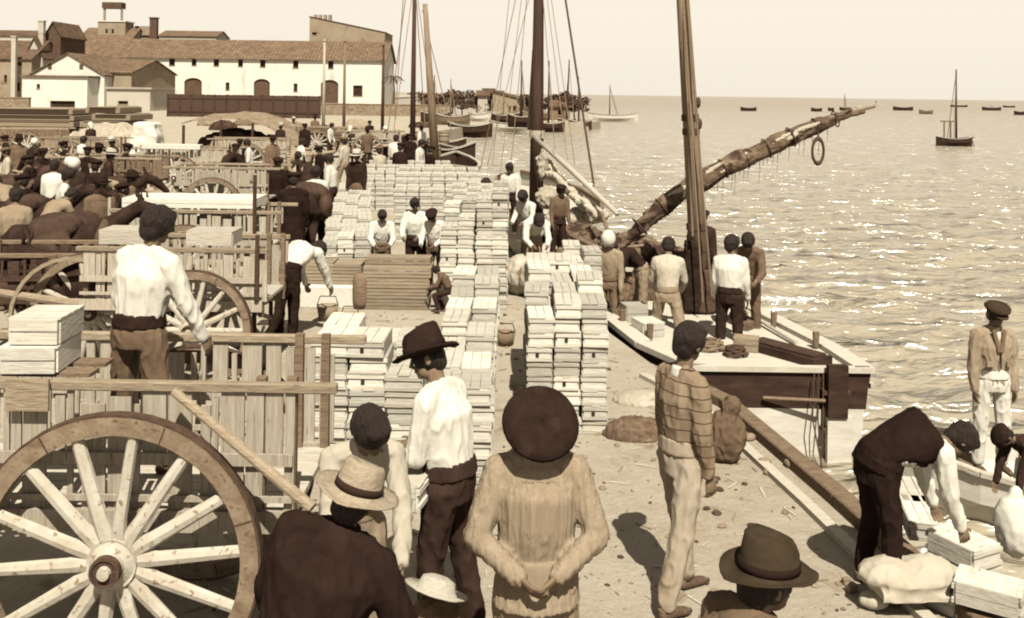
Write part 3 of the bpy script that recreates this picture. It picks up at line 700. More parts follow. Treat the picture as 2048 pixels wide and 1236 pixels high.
# lookout tower: white shaft, oversailing flat roof on a post
T = D(205, 50, 228); t0 = thing('lookout_tower', 'small white lookout tower with a flat dark roof standing out over one post', 'tower', (D(232, 50, 228)[0], 228, 0))
zt = D(232, 45, 228)[1]; zf = D(232, 18, 228)[1]; zc = D(232, 6, 228)[1]
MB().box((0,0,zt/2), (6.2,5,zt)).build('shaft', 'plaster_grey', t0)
MB().box((0,0,zt+.12), (6.6,5.4,.25)).build('cornice', 'plaster_white', t0)
for sx in (-2.0, 1.9): MB().bar((sx,-1.6,zt), (sx,-1.6,zf), .42, .42).build('post', 'plaster_grey', t0)
MB().box((-.2,-.8,(zf+zc)/2), (4.4,2.6,zc-zf)).build('flat_roof', 'opening_brown', t0)
for sx in (-1.1, .3): MB().box((sx,-2.52,zt-2.1), (.5,.1,.9)).build('window', 'opening_dark', t0)
ch = MB(); ch.box((0,0,0), (1.6,1.2,5.2)); ch.box((0,0,2.7), (1.9,1.5,.3))
x, z = D(308, 60, 226); c = ch.build('chimney', 'opening_brown'); c.location = (x, 226, z); c.scale = (1,1,1)
tag(c, 'dark square chimney stack beside the upper house behind the warehouse', 'chimney')
q = MB(); q.box((0,0,-z/2-2.4), (1.4,1.0,z)); q.build('stack_base', 'plaster_grey', c)
# near gabled house on the left
YH = 150.0
gh = house('white gabled house with small square windows, in front of the left end of the warehouse', 62, 208, 205, 150, 108, YH, 22, 'plaster_white', 'roof_tile', 'gable_y', [(135,143,170,182)])
for px in (99, 162):
    a = D(px, 133, YH-.15); q = MB(); q.box((a[0]-gh[0].location.x, -.05, a[1]), (.55,.12,.7)); w = q.build('window', 'opening_brown', gh[0])
o, P_ = house('low white lean-to with a wide dark gateway before the gabled house', 44, 174, 205, 154, 150, YH-4, 4, 'plaster_white', 'roof_tile', 'flat', [(73,80,168,177),(100,150,202,214)])
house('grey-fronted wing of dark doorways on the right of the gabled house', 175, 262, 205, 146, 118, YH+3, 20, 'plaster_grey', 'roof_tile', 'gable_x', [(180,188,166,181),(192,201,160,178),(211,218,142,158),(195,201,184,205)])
house('flat white shed roof just right of the gabled house wing', 213, 300, 208, 178, 176, YH-12, 9, 'plaster_cream', 'canvas', 'flat', [(236,256,202,208)])
# far-left houses
house('tiled house on the far left with a pale dormer and grey wall', -40, 62, 200, 118, 80, 165, 12, 'plaster_grey', 'roof_dark', 'gable_x', [(22,44,124,131),(30,40,165,182),(8,14,150,165)])
house('house end with steep pale gable next to the far left tiled house', 50, 84, 190, 112, 78, 168, 14, 'plaster_cream', 'roof_dark', 'gable_y', [])
house('long pale upper building along the skyline at the far left', -40, 100, 100, 72, 60, 205, 10, 'plaster_cream', 'roof_dark', 'gable_x', [])
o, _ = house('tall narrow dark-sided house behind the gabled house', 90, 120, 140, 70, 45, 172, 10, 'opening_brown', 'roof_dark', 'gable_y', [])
q = MB(); q.box((0,0,1), (.9,.9,2)); q.box((0,0,2.1), (1.1,1.1,.2)); z = D(84, 48, 170); c = q.build('chimney', 'plaster_cream'); c.location = (z[0], 170, z[1]-1.6); tag(c, 'pale square chimney over the far left houses', 'chimney')
q = MB(); q.box((0,0,-7.5), (.8,.8,15)); q.build('stack_base', 'plaster_cream', c)
o = thing('chimney', 'slim pale chimney rising from the nearer tiled roof on the far left', 'chimney', (D(26, 76, 162)[0], 162.5, 0)); zc = D(26, 74, 162)[1]
MB().box((0,0,zc/2), (.7,.7,zc)).build('shaft', 'plaster_cream', o); MB().box((0,0,zc+.1), (.9,.9,.2)).build('cap', 'plaster_cream', o)
# long dark timber fence in front of the warehouse
YF = 112.0; x0 = D(336, 200, YF)[0]; x1 = D(640, 200, YF)[0]; zt = D(480, 190, YF)[1]
f = thing('timber_fence', 'long dark timber fence across the yard before the warehouse', 'fence', (x0, YF, 0)); n = 26; w = (x1-x0)/n
pm = MB()
for i in range(n*3): pm.box((w*(i+.5)/3, 0, zt/2+.01*random.uniform(-3,3)), (w/3-.008, .06, zt))
pm.build('boards', 'wood_dark', f)
for i in range(n//2+1): MB().box((i*w*2, -.06, zt/2), (.18,.14,zt+.04)).build('post', 'goods_dark', f)
for z in (.6, zt-.4): MB().box(((x1-x0)/2, -.07, z), (x1-x0, .06, .14)).build('rail', 'wood_dark', f)
# yard wall continuing left and right
for (pa, pb, py, Y, lab, m_) in [(640, 900, 208, 128, 'low dark wall running from the warehouse doors to the water', 'stone'), (-60, 60, 195, 120, 'low dark yard wall at the far left edge', 'stone')]:
    xa, za = D(pa, py, Y); xb, zb = D(pb, py+2, Y); o = MB(); o.box(((xa+xb)/2, Y, za/2), (xb-xa, .5, za)); o.k = 0
    o.box(((xa+xb)/2, Y, za+.06), (xb-xa+.1, .62, .12)); tag(o.build('yard_wall', m_), lab, 'wall')

# ---------------------------------------------------------------- trees on the spit, huts
def leaf_mesh(name, n, rx, rz, leaf, seed):
    rs = random.Random(seed); cl = [(rs.uniform(-.75,.75), rs.uniform(-.75,.75), rs.uniform(-.6,.75), rs.uniform(.25,.5)) for _ in range(12)]
    mb = MB()
    for i in range(n):
        c = rs.choice(cl); d = V((rs.gauss(0,1), rs.gauss(0,1), rs.gauss(0,1))).normalized()*c[3]*rs.uniform(.5,1.05)
        p = V(((c[0]+d.x)*rx, (c[1]+d.y)*rx, (c[2]+d.z)*rz)); s = leaf*rs.uniform(.6,1.4)
        a = V((rs.gauss(0,1), rs.gauss(0,1), rs.gauss(0,1))).normalized(); b = a.cross(V((rs.gauss(0,1), rs.gauss(0,1), rs.gauss(0,1)))).normalized()
        mb.face([p-a*s, p+b*s*.6, p+a*s, p-b*s*.6])
    return mb
def tree(label, x, y, h, rx, seed, m='foliage', n=900):
    root = thing('tree', label, 'tree', (x, y, 0), seed*1.1, 'dark trees on the far spit')
    t = MB(); t.tube([(0,0,-.2), (.1,0,h*.35), (-.1,.1,h*.7)], [h*.05, h*.035, h*.015], 7)
    for a in range(4): t.tube([(.1,0,h*.35), (math.cos(a*1.7)*rx*.6, math.sin(a*1.7)*rx*.6, h*.7)], [h*.025, h*.008], 5)
    t.build('trunk', 'bark', root)
    mb = leaf_mesh('crown', n, rx, h*.38, h*.06, seed)
    for v in mb.v: v.z += h*.68
    mb.build('crown', m, root); return root
TL = ['broad dark tree on the spit nearest the warehouse','squat dark tree on the spit just left of the tall dark mast','low bushy tree behind the huts on the spit','dark tree at the seaward end of the far spit','rounded tree between the huts on the spit','wide low tree on the spit behind the leaning mast','ragged tree at the root of the spit','small dark tree on the spit beside the thatched hut','bushy tree at the shore of the spit under the rigging']
for i, (px, top, w, Y) in enumerate([(905,181,44,150),(1105,190,40,124),(1010,196,50,132),(1150,196,40,120),(955,190,40,138),(870,186,60,160),(1130,186,30,126),(1060,192,34,128),(925,198,44,134)]):
    x, z = D(px, top, Y); tree(TL[i], x, Y, max(z, 2.0), w*Y/2000*.8, 11+i)
# thin palm-like tree right of the warehouse
x, z = D(787, 152, 150); o = thing('palm_tree', 'thin bare palm-like tree right of the warehouse', 'tree', (x, 150, 0))
MB().tube([(0,0,0), (.15,0,z*.5), (0,0,z)], [.22,.15,.12], 7).build('trunk', 'bark', o)
mb = MB()
for a in range(16):
    t = a*2*math.pi/16+random.random()*.2; L_ = random.uniform(1.3,2.2)
    for j in range(6):
        u0, u1 = j/6, (j+1)/6; q = lambda u: V((math.cos(t)*L_*u, math.sin(t)*L_*u, z+.3*u-1.1*u*u*(1+.4*math.sin(a*3))))
        s = V((-math.sin(t), math.cos(t), 0))*.25*(1-u0*.6); mb.face([q(u0)-s, q(u0)+s, q(u1)+s*.8, q(u1)-s*.8])
mb.build('crown', 'foliage', o)
HL = ['small square hut with a flat dark roof on the top of the spit','long low thatched hut sloping to the water on the spit','pale fisherman hut in the middle of the spit','dark plank hut at the base of the spit','low hut at the tip of the spit']
for i, (a, b, e, rg, Y, wm, rm, rf) in enumerate([(967,985,180,174,140,'plaster_grey','roof_dark','flat'), (985,1075,206,182,130,'plaster_grey','roof_dark','shed'), (955,1003,192,184,134,'plaster_cream','roof_dark','gable_x'), (840,872,196,188,135,'opening_brown','roof_dark','gable_y'), (1100,1140,214,204,119,'wood_mid','roof_dark','gable_x')]):
    house(HL[i], a, b, 240, e, rg, Y, 4, wm, rm, rf, [((a+b)/2-4, (a+b)/2+4, e+6, e+16)])
# ---------------------------------------------------------------- crates
def crate_meshes(W, Ld, Hh, endm='crate_end', sidem='crate_wood', seed=0, slot=False, gap=-1):
    rs = random.Random(seed); t = .012
    b = MB(); 
    for s in (-1, 1):
        for k in range(2):
            b.box((s*(W/2-t/2), 0, Hh*(.25+.5*k)), (t, Ld-.03, Hh*.5-.004))
    b.box((0,0,.006), (W-2*t-.002, Ld-.03, .010))
    e = []
    for s in (-1, 1):
        q = MB(); q.box((0, s*(Ld/2-t), Hh/2), (W-2*t-.002, .020, Hh-.012))
        q.k = 1; q.box((0, s*(Ld/2+.002), .016), (W-.004, .014, .028)); q.box((0, s*(Ld/2+.002), Hh-.030), (W-.004, .014, .028))
        if slot: q.k = 2; q.box((W*.08*s, s*(Ld/2-.004), Hh*.52), (.030, .020, .060))
        e.append(q)
    l = MB(); n = 3; w = (W-.012)/n
    for k in range(n):
        if k != gap: l.box((-W/2+.006+w*(k+.5), rs.uniform(-.008,.008), Hh-.004+.003*rs.random()), (w-.005, Ld+.002, .009), Matrix.Rotation(rs.uniform(-.012,.012), 3, 'Z'))
    return b, e, l
CRATES = {}
def crate_proto(key, W, Ld, Hh, seed=0, sidem='crate_wood', endm='crate_end', parts=True, slot=False, gap=-1):
    if not slot and gap < 0 and key in ('near','wide','mid','far'):
        crate_proto(key+'_s', W, Ld, Hh, seed+5, sidem, endm, parts, True); crate_proto(key+'_g', W, Ld, Hh, seed+7, 'wood_pale', 'crate_wood', parts, False, 1)
    b, e, l = crate_meshes(W, Ld, Hh, seed=seed, slot=slot, gap=gap)
    if parts:
        CRATES[key] = (b.mesh('fruit_crate'), [q.mesh('end_panel') for q in e], l.mesh('lid'), sidem, endm)
        CRATES[key][0].materials.append(MATS[sidem])
        for q in CRATES[key][1]: q.materials.append(MATS[endm]); q.materials.append(MATS[sidem]); q.materials.append(MATS['opening_dark'])
        CRATES[key][2].materials.append(MATS[sidem])
    else:
        for q in e+[l]:
            j = len(b.v); b.v += q.v; b.f += [tuple(j+i for i in f) for f in q.f]; b.m += [2 if mm == 2 else 1 if q in e and mm == 0 else 0 for mm in q.m]
        me = b.mesh('fruit_crate'); me.materials.append(MATS[sidem]); me.materials.append(MATS[endm]); me.materials.append(MATS['opening_dark']); CRATES[key] = (me, None, None, sidem, endm)
    return CRATES[key]
NCR = 0
def crate(key, x, y, z, rz, label, group):
    global NCR; NCR += 1
    me, ends, lid, _, _ = CRATES[key]
    o = link(me, 'fruit_crate', None, (x, y, z)); o.rotation_euler = (0, 0, rz); tag(o, label, 'crate', group)
    if ends:
        for q in ends: link(q, 'end_panel', o)
        link(lid, 'lid', o)
    return o
STUFF = MB()
def stack_block(key, W, Ld, Hh, org, cols, rows, heights, where, group, rz=0.0, full_first=True, jit=.014, stuff=False, cgap=.010):
    """cols across, rows going back; heights(c, r) -> levels"""
    ca, sa = math.cos(rz), math.sin(rz)
    for r in range(rows):
        for c in range(cols):
            n = heights(c, r)
            cx_, cy_ = (c+.5)*(W+cgap), (r+.5)*(Ld+.03)
            jx, jy = random.uniform(-.015,.015), random.uniform(-.02,.02)
            for k in range(n):
                outer = r == 0 or c in (0, cols-1) or k >= n-1 or k >= min(heights(cc, rr) for cc, rr in ((max(c-1,0), r), (min(c+1,cols-1), r), (c, max(r-1,0))) )
                if not outer or (r >= 2 and k < n-4): continue
                dx, dy = cx_+jx+random.uniform(-jit, jit), cy_+jy+random.uniform(-jit, jit)*1.5
                x, y = org[0]+dx*ca-dy*sa, org[1]+dx*sa+dy*ca; z = k*(Hh+.002)+.003; a = rz+random.uniform(-.035,.035)
                if stuff:
                    me = CRATES[key][0]; M_ = Matrix.Translation((x, y, z)) @ Matrix.Rotation(a, 4, 'Z'); j = len(STUFF.v)
                    STUFF.v += [M_ @ v.co for v in me.vertices]; STUFF.f += [tuple(j+i for i in p.vertices) for p in me.polygons]; STUFF.m += [p.material_index for p in me.polygons]
                    continue
                top = n-1-k
                lv = 'topmost' if top == 0 else ('bottom' if k == 0 else ORD[top+1]+' from top')
                crate(key+random.choice(('','','','','_s','_g' if top else '')) if key+'_s' in CRATES else key, x, y, z, a, 'crate %s, %s' % (lv, where(c, r)), group)
crate_proto('near', .235, .50, .130, 1)
crate_proto('wide', .31, .52, .130, 2)
crate_proto('mid', .235, .50, .130, 3, parts=False)
crate_proto('far', .25, .52, .135, 4, parts=False)
rown = lambda r: ['front row', 'second row', 'third row', 'fourth row', 'fifth row', 'sixth row', 'seventh row','eighth row','ninth row'][r]
# row left of the round beret
stack_block('near', .235, .50, .13, (-.602, 7.35), 2, 7, lambda c, r: [[7,7],[7,7],[7,8],[8,7],[8,8],[8,9],[9,9]][r][c], lambda c, r: ['left', 'right'][c]+' column, '+rown(r)+' behind the black hat man', 'crates stacked in the row behind the black hat man')
# row right of the beret
stack_block('near', .235, .50, .13, (.17, 9.1), 3, 4, lambda c, r: [[8,9,9],[9,9,10],[10,9,9],[10,10,9]][r][c], lambda c, r: ['left', 'middle', 'right'][c]+' column, '+rown(r)+' behind the round beret', 'crates stacked in the row behind the round beret')
# two wide columns behind the straw hat
stack_block('wide', .31, .52, .13, (-1.63, 8.15), 3, 2, lambda c, r: [[8,8,6],[8,7,7]][r][c], lambda c, r: ['left', 'middle', 'right'][c]+' wide column, '+['front','rear'][r]+' row by the cart', 'wide crates stacked by the cart tail')
# block in the middle distance
stack_block('mid', .235, .50, .13, (-1.0, 14.3), 4, 3, lambda c, r: [[9,10,12,13],[11,9,12,12],[10,11,11,13]][r][c], lambda c, r: ['far left', 'inner left', 'inner right', 'far right'][c]+' column, '+rown(r)+' of block beside three men', 'crates in the tall block beside the three men')
# crates on the boat side
stack_block('mid', .235, .50, .13, (.72, 13.0), 2, 2, lambda c, r: [[7,8],[8,7]][r][c], lambda c, r: ['left', 'right'][c]+' column, '+rown(r)+' of small group by boat', 'crates in the small group by the boat')
# long row going back past the mule
stack_block('far', .25, .52, .135, (-2.95, 15.6), 3, 1, lambda c, r: 6 if (c+r) % 4 else 5, lambda c, r: ['left', 'middle', 'right'][c]+' column, '+rown(r)+' of low row by mule', 'crates in the long low row by the mule', R(8))
stack_block('far', .25, .52, .135, (-2.95-math.sin(R(8))*.56, 15.6+.56), 3, 16, lambda c, r: 6 if (c+r) % 4 else 5, None, None, R(8), stuff=True)
nlab = NCR
# the rest, farther off: one mass
stack_block('far', .25, .52, .135, (-2.4, 20.5), 7, 6, lambda c, r: 8+((c*3+r*5) % 3), None, None, R(4), stuff=True)
stack_block('far', .25, .52, .135, (-1.0, 17.0), 3, 5, lambda c, r: 9+((c+r) % 2), None, None, R(3), stuff=True)
stack_block('far', .25, .52, .135, (-3.8, 26.0), 9, 6, lambda c, r: 6+((c*3+r*7) % 3), None, None, R(6), stuff=True)
stack_block('far', .25, .52, .135, (-4.6, 21.0), 3, 8, lambda c, r: 4+((c*3+r*7) % 2), None, None, R(8), stuff=True)
tag(STUFF.build('distant_crates', ['crate_wood', 'crate_end', 'opening_dark']), 'mass of pale fruit crates stacked farther back along the quay', None, kind='stuff')
print('crates', NCR)
# flat slatted trays in two stacks across the way
def tray(name, label, x, y, z, W, Dp, Hh, m, cat='crate', grp=None, rz=0, nsl=3):
    root = thing(name, label, cat, (x, y, z), rz, grp)
    for s in (-1, 1):
        q = MB()
        for k in range(nsl): q.box((0, s*(Dp/2-.008), Hh*(k+.5)/nsl), (W-.02, .014, Hh/nsl-.008))
        q.box((-W/2+.035, s*(Dp/2-.020), Hh/2), (.04, .012, Hh-.01)); q.box((W/2-.035, s*(Dp/2-.020), Hh/2), (.04, .012, Hh-.01))
        q.build('slatted_side', m, root)
        MB().box((s*(W/2-.01), 0, Hh/2), (.018, Dp-.054, Hh-.01)).build('end_panel', m, root)
    q = MB(); n = 4
    for k in range(n): q.box((0, -Dp/2+.01+(Dp-.02)*(k+.5)/n, Hh-.004), (W, (Dp-.02)/n-.012, .010))
    q.build('lid', m, root); return root
for k in range(4):
    tray('fruit_tray', 'long brown slatted box, %s of four under the three white shirted men' % ['lowest', 'second from the bottom', 'second from the top', 'topmost'][k], -1.62+random.uniform(-.02,.02), 14.5, k*.150+.003, .97, .55, .145, 'slat_brown', grp='long brown slatted boxes')
for i, (x, k) in enumerate([(-2.78,0),(-2.78,1),(-2.38,0),(-2.38,1)]):
    tray('fruit_tray', 'short brown slatted box, %s %s behind the white plank' % (['left','left','right','right'][i], ['lower','upper'][k]), x+.02, 14.75, .30+k*.150, .42, .5, .145, 'slat_brown', grp='short brown slatted boxes')
b_ = tray('packing_case', 'large plain white packing case lying on the ground left of the long brown boxes', -2.62, 14.65, .003, .86, .75, .29, 'crate_end', nsl=1)
tray('packing_case', 'flat pale case held by the three white shirted men on the brown boxes', -1.62, 14.6, .606, .95, .32, .10, 'slat_brown', nsl=2)
# bollard-like cask next to the trays
q = MB(); q.lathe([(.0,.0),(.10,0),(.12,.1),(.125,.25),(.12,.4),(.10,.5),(0,.5)], n=16); o = q.build('keg', 'wood_mid', smooth=True); o.location = (-2.12, 14.3, 0.003)
tag(o, 'small upright keg between the white case and the long brown boxes', 'keg')

# ---------------------------------------------------------------- carts
def wheel_mesh(parent, c, r, n=14, w=.075, rim_m='paint_brown', sp_m='paint_pale', dish=.05, hubl=.34, hub_r=.14, det=40, phase=.0):
    root = thing('wheel', None, None, c); root.parent = parent
    q = MB(); ro, ri = r-.012, r-.10*r/.72
    q.lathe([(ri,-w/2),(ro,-w/2),(ro,w/2),(ri,w/2)], (0,0,0), Matrix.Rotation(R(90), 3, 'X'), det, True); q.build('rim', rim_m, root, smooth=False)
    for i in range(n//2):
        a_ = phase+2*math.pi*(i*2+.5)/n; d_ = V((math.cos(a_), 0, math.sin(a_))); q2 = MB(); q2.bar(d_*(ri+.002)+V((0,-w/2-.0015,0)), d_*(ro-.002)+V((0,-w/2-.0015,0)), .005, .004, up=(0,1,0)); q2.build('felloe_joint', 'wood_dark', root)
    q = MB(); q.lathe([(ro+.001,-w/2+.004),(r,-w/2+.004),(r,w/2-.004),(ro+.001,w/2-.004)], (0,0,0), Matrix.Rotation(R(90), 3, 'X'), det, True); q.build('tyre', 'iron', root)
    q = MB(); Rm = Matrix.Rotation(R(90), 3, 'X'); h = hubl/2; s = hub_r/.14
    q.lathe([(0,-h),(.065*s,-h),(.075*s,-h+.01),(.085*s,-h*.55),(.125*s,-h*.38),(.14*s,-.05),(.14*s,.05),(.125*s,h*.38),(.085*s,h*.6),(.078*s,h),(0,h)], (0,0,0), Rm, 24)
    hb = q.build('hub', sp_m, root, smooth=False)
    q = MB(); q.lathe([(.068*s,h*.8),(.084*s,h*.8),(.084*s,h+.015),(.068*s,h+.015)], (0,0,0), Rm, 24, True); q.build('hub_ring', 'iron', hb)
    q = MB(); q.lathe([(0,h),(.067*s,h+.001),(.067*s,h+.006),(0,h+.006)], (0,0,0), Rm, 20); q.build('hub_face', 'wood_dark', hb)
    q = MB(); q.tube([(0,-h,0),(0,-h-.03,0)], [.040*s,.034*s], 12); q.build('axle_end', 'wood_pale', hb)
    for i in range(n):
        a = phase+2*math.pi*i/n; d = V((math.cos(a), 0, math.sin(a))); q = MB()
        q.tube([d*(hub_r*.86)+V((0,-.0,0)), d*(hub_r+.14*r)+V((0,-dish*.3,0)), d*(ri+.02)+V((0,-dish*.0,0))], [.034*r/.72+.004,.030*r/.72,.024*r/.72], 8, squash=1.25)
        q.build('spoke', sp_m, root)
    return root
def cart(label, x, y, L=2.4, Wd=1.0, R_=.72, zf=.90, zr=1.55, wheel_dx=-.1, stakes=14, shafts=1, rot=0, m='wood_pale', railm='wood_tan', det=40, group=None, far_wheel=True, over=.25, phase=0, endposts=True):
    """two-wheeled cart lying along x; front side towards -y at y=0 of its own frame"""
    root = thing('cart', label, 'cart', (x, y, 0), R(rot), group)
    q = MB(); n = 8
    for k in range(n): q.box((0, .05+(Wd-.1)*(k+.5)/n, zf), (L, (Wd-.1)/n-.008, .035))
    q.build('floor', m, root)
    for yy, nm in ((0,'side'), (Wd,'side')):
        q = MB(); sgn = -1 if yy == 0 else 1; rs = random.Random(int(x*7+yy))
        q.box((0, yy, zf-.02), (L, .07, .11)); zm = zf+(zr-zf)*.45
        q.box((0, yy+sgn*.028, zm), (L, .022, .06)); q.box((0, yy+sgn*.03, zf+.10), (L, .02, .03))
        xx = -L/2+.03
        while xx < L/2-.04:
            w = rs.choice((.03,.05,.09,.12)); zt = zr-rs.choice((.03,.03,.06,.1)); zb = zf+.03 if rs.random() > .3 else zm+.01
            q.box((xx+w/2, yy, (zt+zb)/2), (w, .016+.004*rs.random(), zt-zb), Matrix.Rotation(rs.uniform(-.015,.015), 3, 'Y')); xx += w+rs.choice((.010,.014,.03,.045))
        q.build('slatted_side', 'wood_slat' if m == 'wood_pale' else m, root)
        q = MB(); q.bar((-L/2-over, yy, zr), (L/2+over, yy, zr-.004), .055, .05); q.build('top_rail', railm, root, bevel=.006)
        if endposts:
            for ex in (-L/2+.04, L/2-.18, L/2-.02): q = MB(); q.box((ex, yy-sgn*.045, (zr+zf)/2-.05), (.05, .05, zr-zf+.18)); q.build('stake', 'wood_mid', root)
    q = MB(); q.bar((wheel_dx, -.25, R_), (wheel_dx, Wd+.25, R_), .09, .09); q.build('axle', 'wood_mid', root)
    q = MB()
    for yy in (.16, Wd-.16): q.box((wheel_dx, yy, (R_+zf)/2), (.14, .08, zf-R_))
    q.build('bolster', 'wood_mid', root)
    w = wheel_mesh(root, (wheel_dx, -.16, R_), R_, det=det, phase=phase, hubl=.25, hub_r=.125)
    if far_wheel: w2 = wheel_mesh(root, (wheel_dx, Wd+.16, R_), R_, det=det, phase=phase+.1)
    if shafts:
        for yy in (.18, Wd-.18):
            q = MB(); s = shafts; q.tube([(s*L/2*.4, yy, zf-.06), (s*(L/2+.2), yy, zf-.05), (s*(L/2+1.6), yy+(.05 if yy < Wd/2 else -.05), zf+.12)], [.05,.05,.035], 8); q.build('shaft', railm, root)
    return root
# nearest cart, big wheel at the lower left
xw, zw = D(230, 1110, 5.0)
CA = cart('near slatted cart with a big pale spoked wheel, filling the lower left', -2.35, 5.16, L=2.5, Wd=1.02, R_=.738, zf=.90, zr=1.57, wheel_dx=xw+2.35, shafts=0, over=.22, det=56, phase=.09)
# diagonal prop pole leaning on the cart
a = D(345, 785, 5.0); b = D(622, 1022, 4.75)
q = MB(); q.tube([(a[0], 5.02, a[1]), (b[0], 4.78, b[1])], [.024,.030], 10); tag(q.build('pole', 'wood_tan'), 'pale diagonal pole propped against the near cart above its wheel', 'pole')
q = MB()
for i in range(12): 
    a_ = i*.9; q.tube([(b[0]-.02, 4.72, b[1]+.02), (b[0]-.06+.05*math.cos(a_), 4.70+.03*math.sin(a_), b[1]-.06), (b[0]-.08+.09*math.cos(a_), 4.70+.05*math.sin(a_), b[1]-.09-.02*(i % 3))], [.010,.008,.006], 6)
tag(q.build('rope_tassel', 'rope'), 'frayed pale rope end tied at the lower end of the diagonal pole', 'rope')
# bundle resting on the near cart
def case(label, x, y, z, W, Dp, Hh, m='crate_wood', rz=0, name='packing_case', tilt=0):
    o = tray(name, label, x, y, z, W, Dp, Hh, m, nsl=2, rz=rz or random.uniform(-.06,.06)); o.rotation_euler[1] = tilt; return o
sx, sz = D(55, 735, 5.6)
case('pale crate on the left end of the near cart, lower of two', -2.52, 5.40, 1.60, .30, .38, .14, 'crate_end')
case('pale crate on the left end of the near cart, upper of two', -2.50, 5.42, 1.745, .27, .36, .14, 'crate_wood')
q = MB(); q.bar((-2.9,5.32,1.587), (-2.2,5.32,1.585), .12, .02); tag(q.build('board', 'wood_mid'), 'short dark board across the near cart rail under the pale crates', 'board')
q = MB(); q.bar((-2.9,5.52,1.587), (-2.2,5.52,1.585), .12, .02); tag(q.build('board', 'wood_mid'), 'second dark board bridging the near cart behind the first', 'board')
x_, z_ = D(55, 790, 5.1); q = MB(); q.box((x_, 5.10, z_), (.22,.02,.16)); tag(q.build('nameplate', 'wood_tan'), 'plain square wooden plate nailed to the left of the near cart side', 'plate')
# carts going back on the left
xw, zw = D(385, 652, 10.3)
CB = cart('second cart back, its wheel behind the standing man', xw-.27, 10.45, L=1.9, Wd=1.05, R_=.62, zf=.86, zr=1.42, wheel_dx=.27, over=.05, shafts=-1, det=36, rot=0)
def slab(label, x0p, x1p, pyt, Y, zb, Hh, Dp, m='canvas', name='sacking_cover'):
    xa = D(x0p, pyt, Y)[0]; xb = D(x1p, pyt, Y)[0]; q = MB(); q.box(((xa+xb)/2, Y+Dp/2, zb+Hh/2), (xb-xa, Dp, Hh))
    bm = q; o = remesh(bm, name, m, .035, None, 3, .012, .5, big=.03); tag(o, label, 'load'); return o
tray('packing_case', 'long white case across the left of the second cart', (D(222,500,10.5)[0]+D(296,500,10.5)[0])/2-.10, 10.75, 1.45, .50, .42, .15, 'wood_pale', nsl=1)
tray('packing_case', 'long white case across the right of the second cart', (D(368,500,10.5)[0]+D(462,500,10.5)[0])/2, 10.75, 1.45, .50, .42, .15, 'wood_pale', nsl=1)
x = D(372, 430, 13.8)[0]
CC = cart('third cart back, loaded with long white boards', x+.1, 13.9, L=1.9, Wd=1.05, R_=.62, zf=.86, zr=1.40, wheel_dx=-.1, shafts=-1, det=30)
tray('board_stack', 'stack of long white boards on the third cart', x-.05, 14.4, 1.43, 1.85, .8, .13, 'crate_end', nsl=2, cat='boards')
x = D(420, 400, 20.3)[0]
CD = cart('fourth cart back, showing the top of its wheel', x+.2, 20.4, L=1.9, Wd=1.1, R_=.66, zf=.88, zr=1.50, wheel_dx=-.15, shafts=-1, det=28)
x = D(345, 320, 27.5)[0]
CE = cart('fifth cart back, with one long pale plank on top', x+.2, 27.6, L=2.6, Wd=1.1, R_=.66, zf=.88, zr=1.45, wheel_dx=-.1, shafts=-1, det=24)
q = MB(); q.bar((D(285,312,27.4)[0], 27.5, 1.52), (D(396,322,27.4)[0], 27.7, 1.50), .5, .12); tag(q.build('plank', 'crate_end'), 'long pale plank lying across the fifth cart', 'plank')
CR = cart('dark-sided cart in the crowd, left of the second cart', -5.0, 11.0, L=2.0, Wd=1.0, R_=.66, zf=.8, zr=1.25, wheel_dx=.45, shafts=-1, m='wood_dark', railm='wood_mid', det=30, rot=6)
for i, (px, py, Y, rt_, lab, mm) in enumerate([(150,300,33,-8,'empty cart beyond the crowd at the left','wood_tan'), (60,300,40,10,'cart beyond the crowd at the far left edge','wood_mid'), (500,330,34,4,'cart beside the awning, tail towards the quay','wood_pale'), (640,290,46,-6,'far cart near the flag poles','wood_mid'), (740,300,42,5,'far pale cart by the moored boats','wood_pale'), (205,330,24,-3,'cart in the middle of the left crowd','wood_mid')]):
    cart(lab, D(px, py, Y)[0], Y, L=2.4, Wd=1.1, R_=.66, zf=.88, zr=1.42, shafts=-1 if i % 2 else 1, det=22, rot=rt_, m=mm)
# tall thin stakes standing up from the carts
for i, (px, y0, y1, Y) in enumerate([(508,350,700,11.6),(541,480,700,12.2),(513,470,600,10.4),(218,395,470,14.0),(282,305,360,26)]):
    a = D(px, y0, Y); b = D(px, y1, Y); q = MB(); q.tube([(b[0],Y,max(b[1],0)), (a[0]+.01,Y,a[1])], [.028,.022], 7)
    tag(q.build('stake', 'wood_dark' if i < 3 else 'wood_pale'), ['tall thin stake standing right of the third cart','dark stake beside the bent white shirted man','short stake at the tail of the second cart','pale stake at the left end of the third cart','pale stake at the left end of the fifth cart'][i], 'stake')

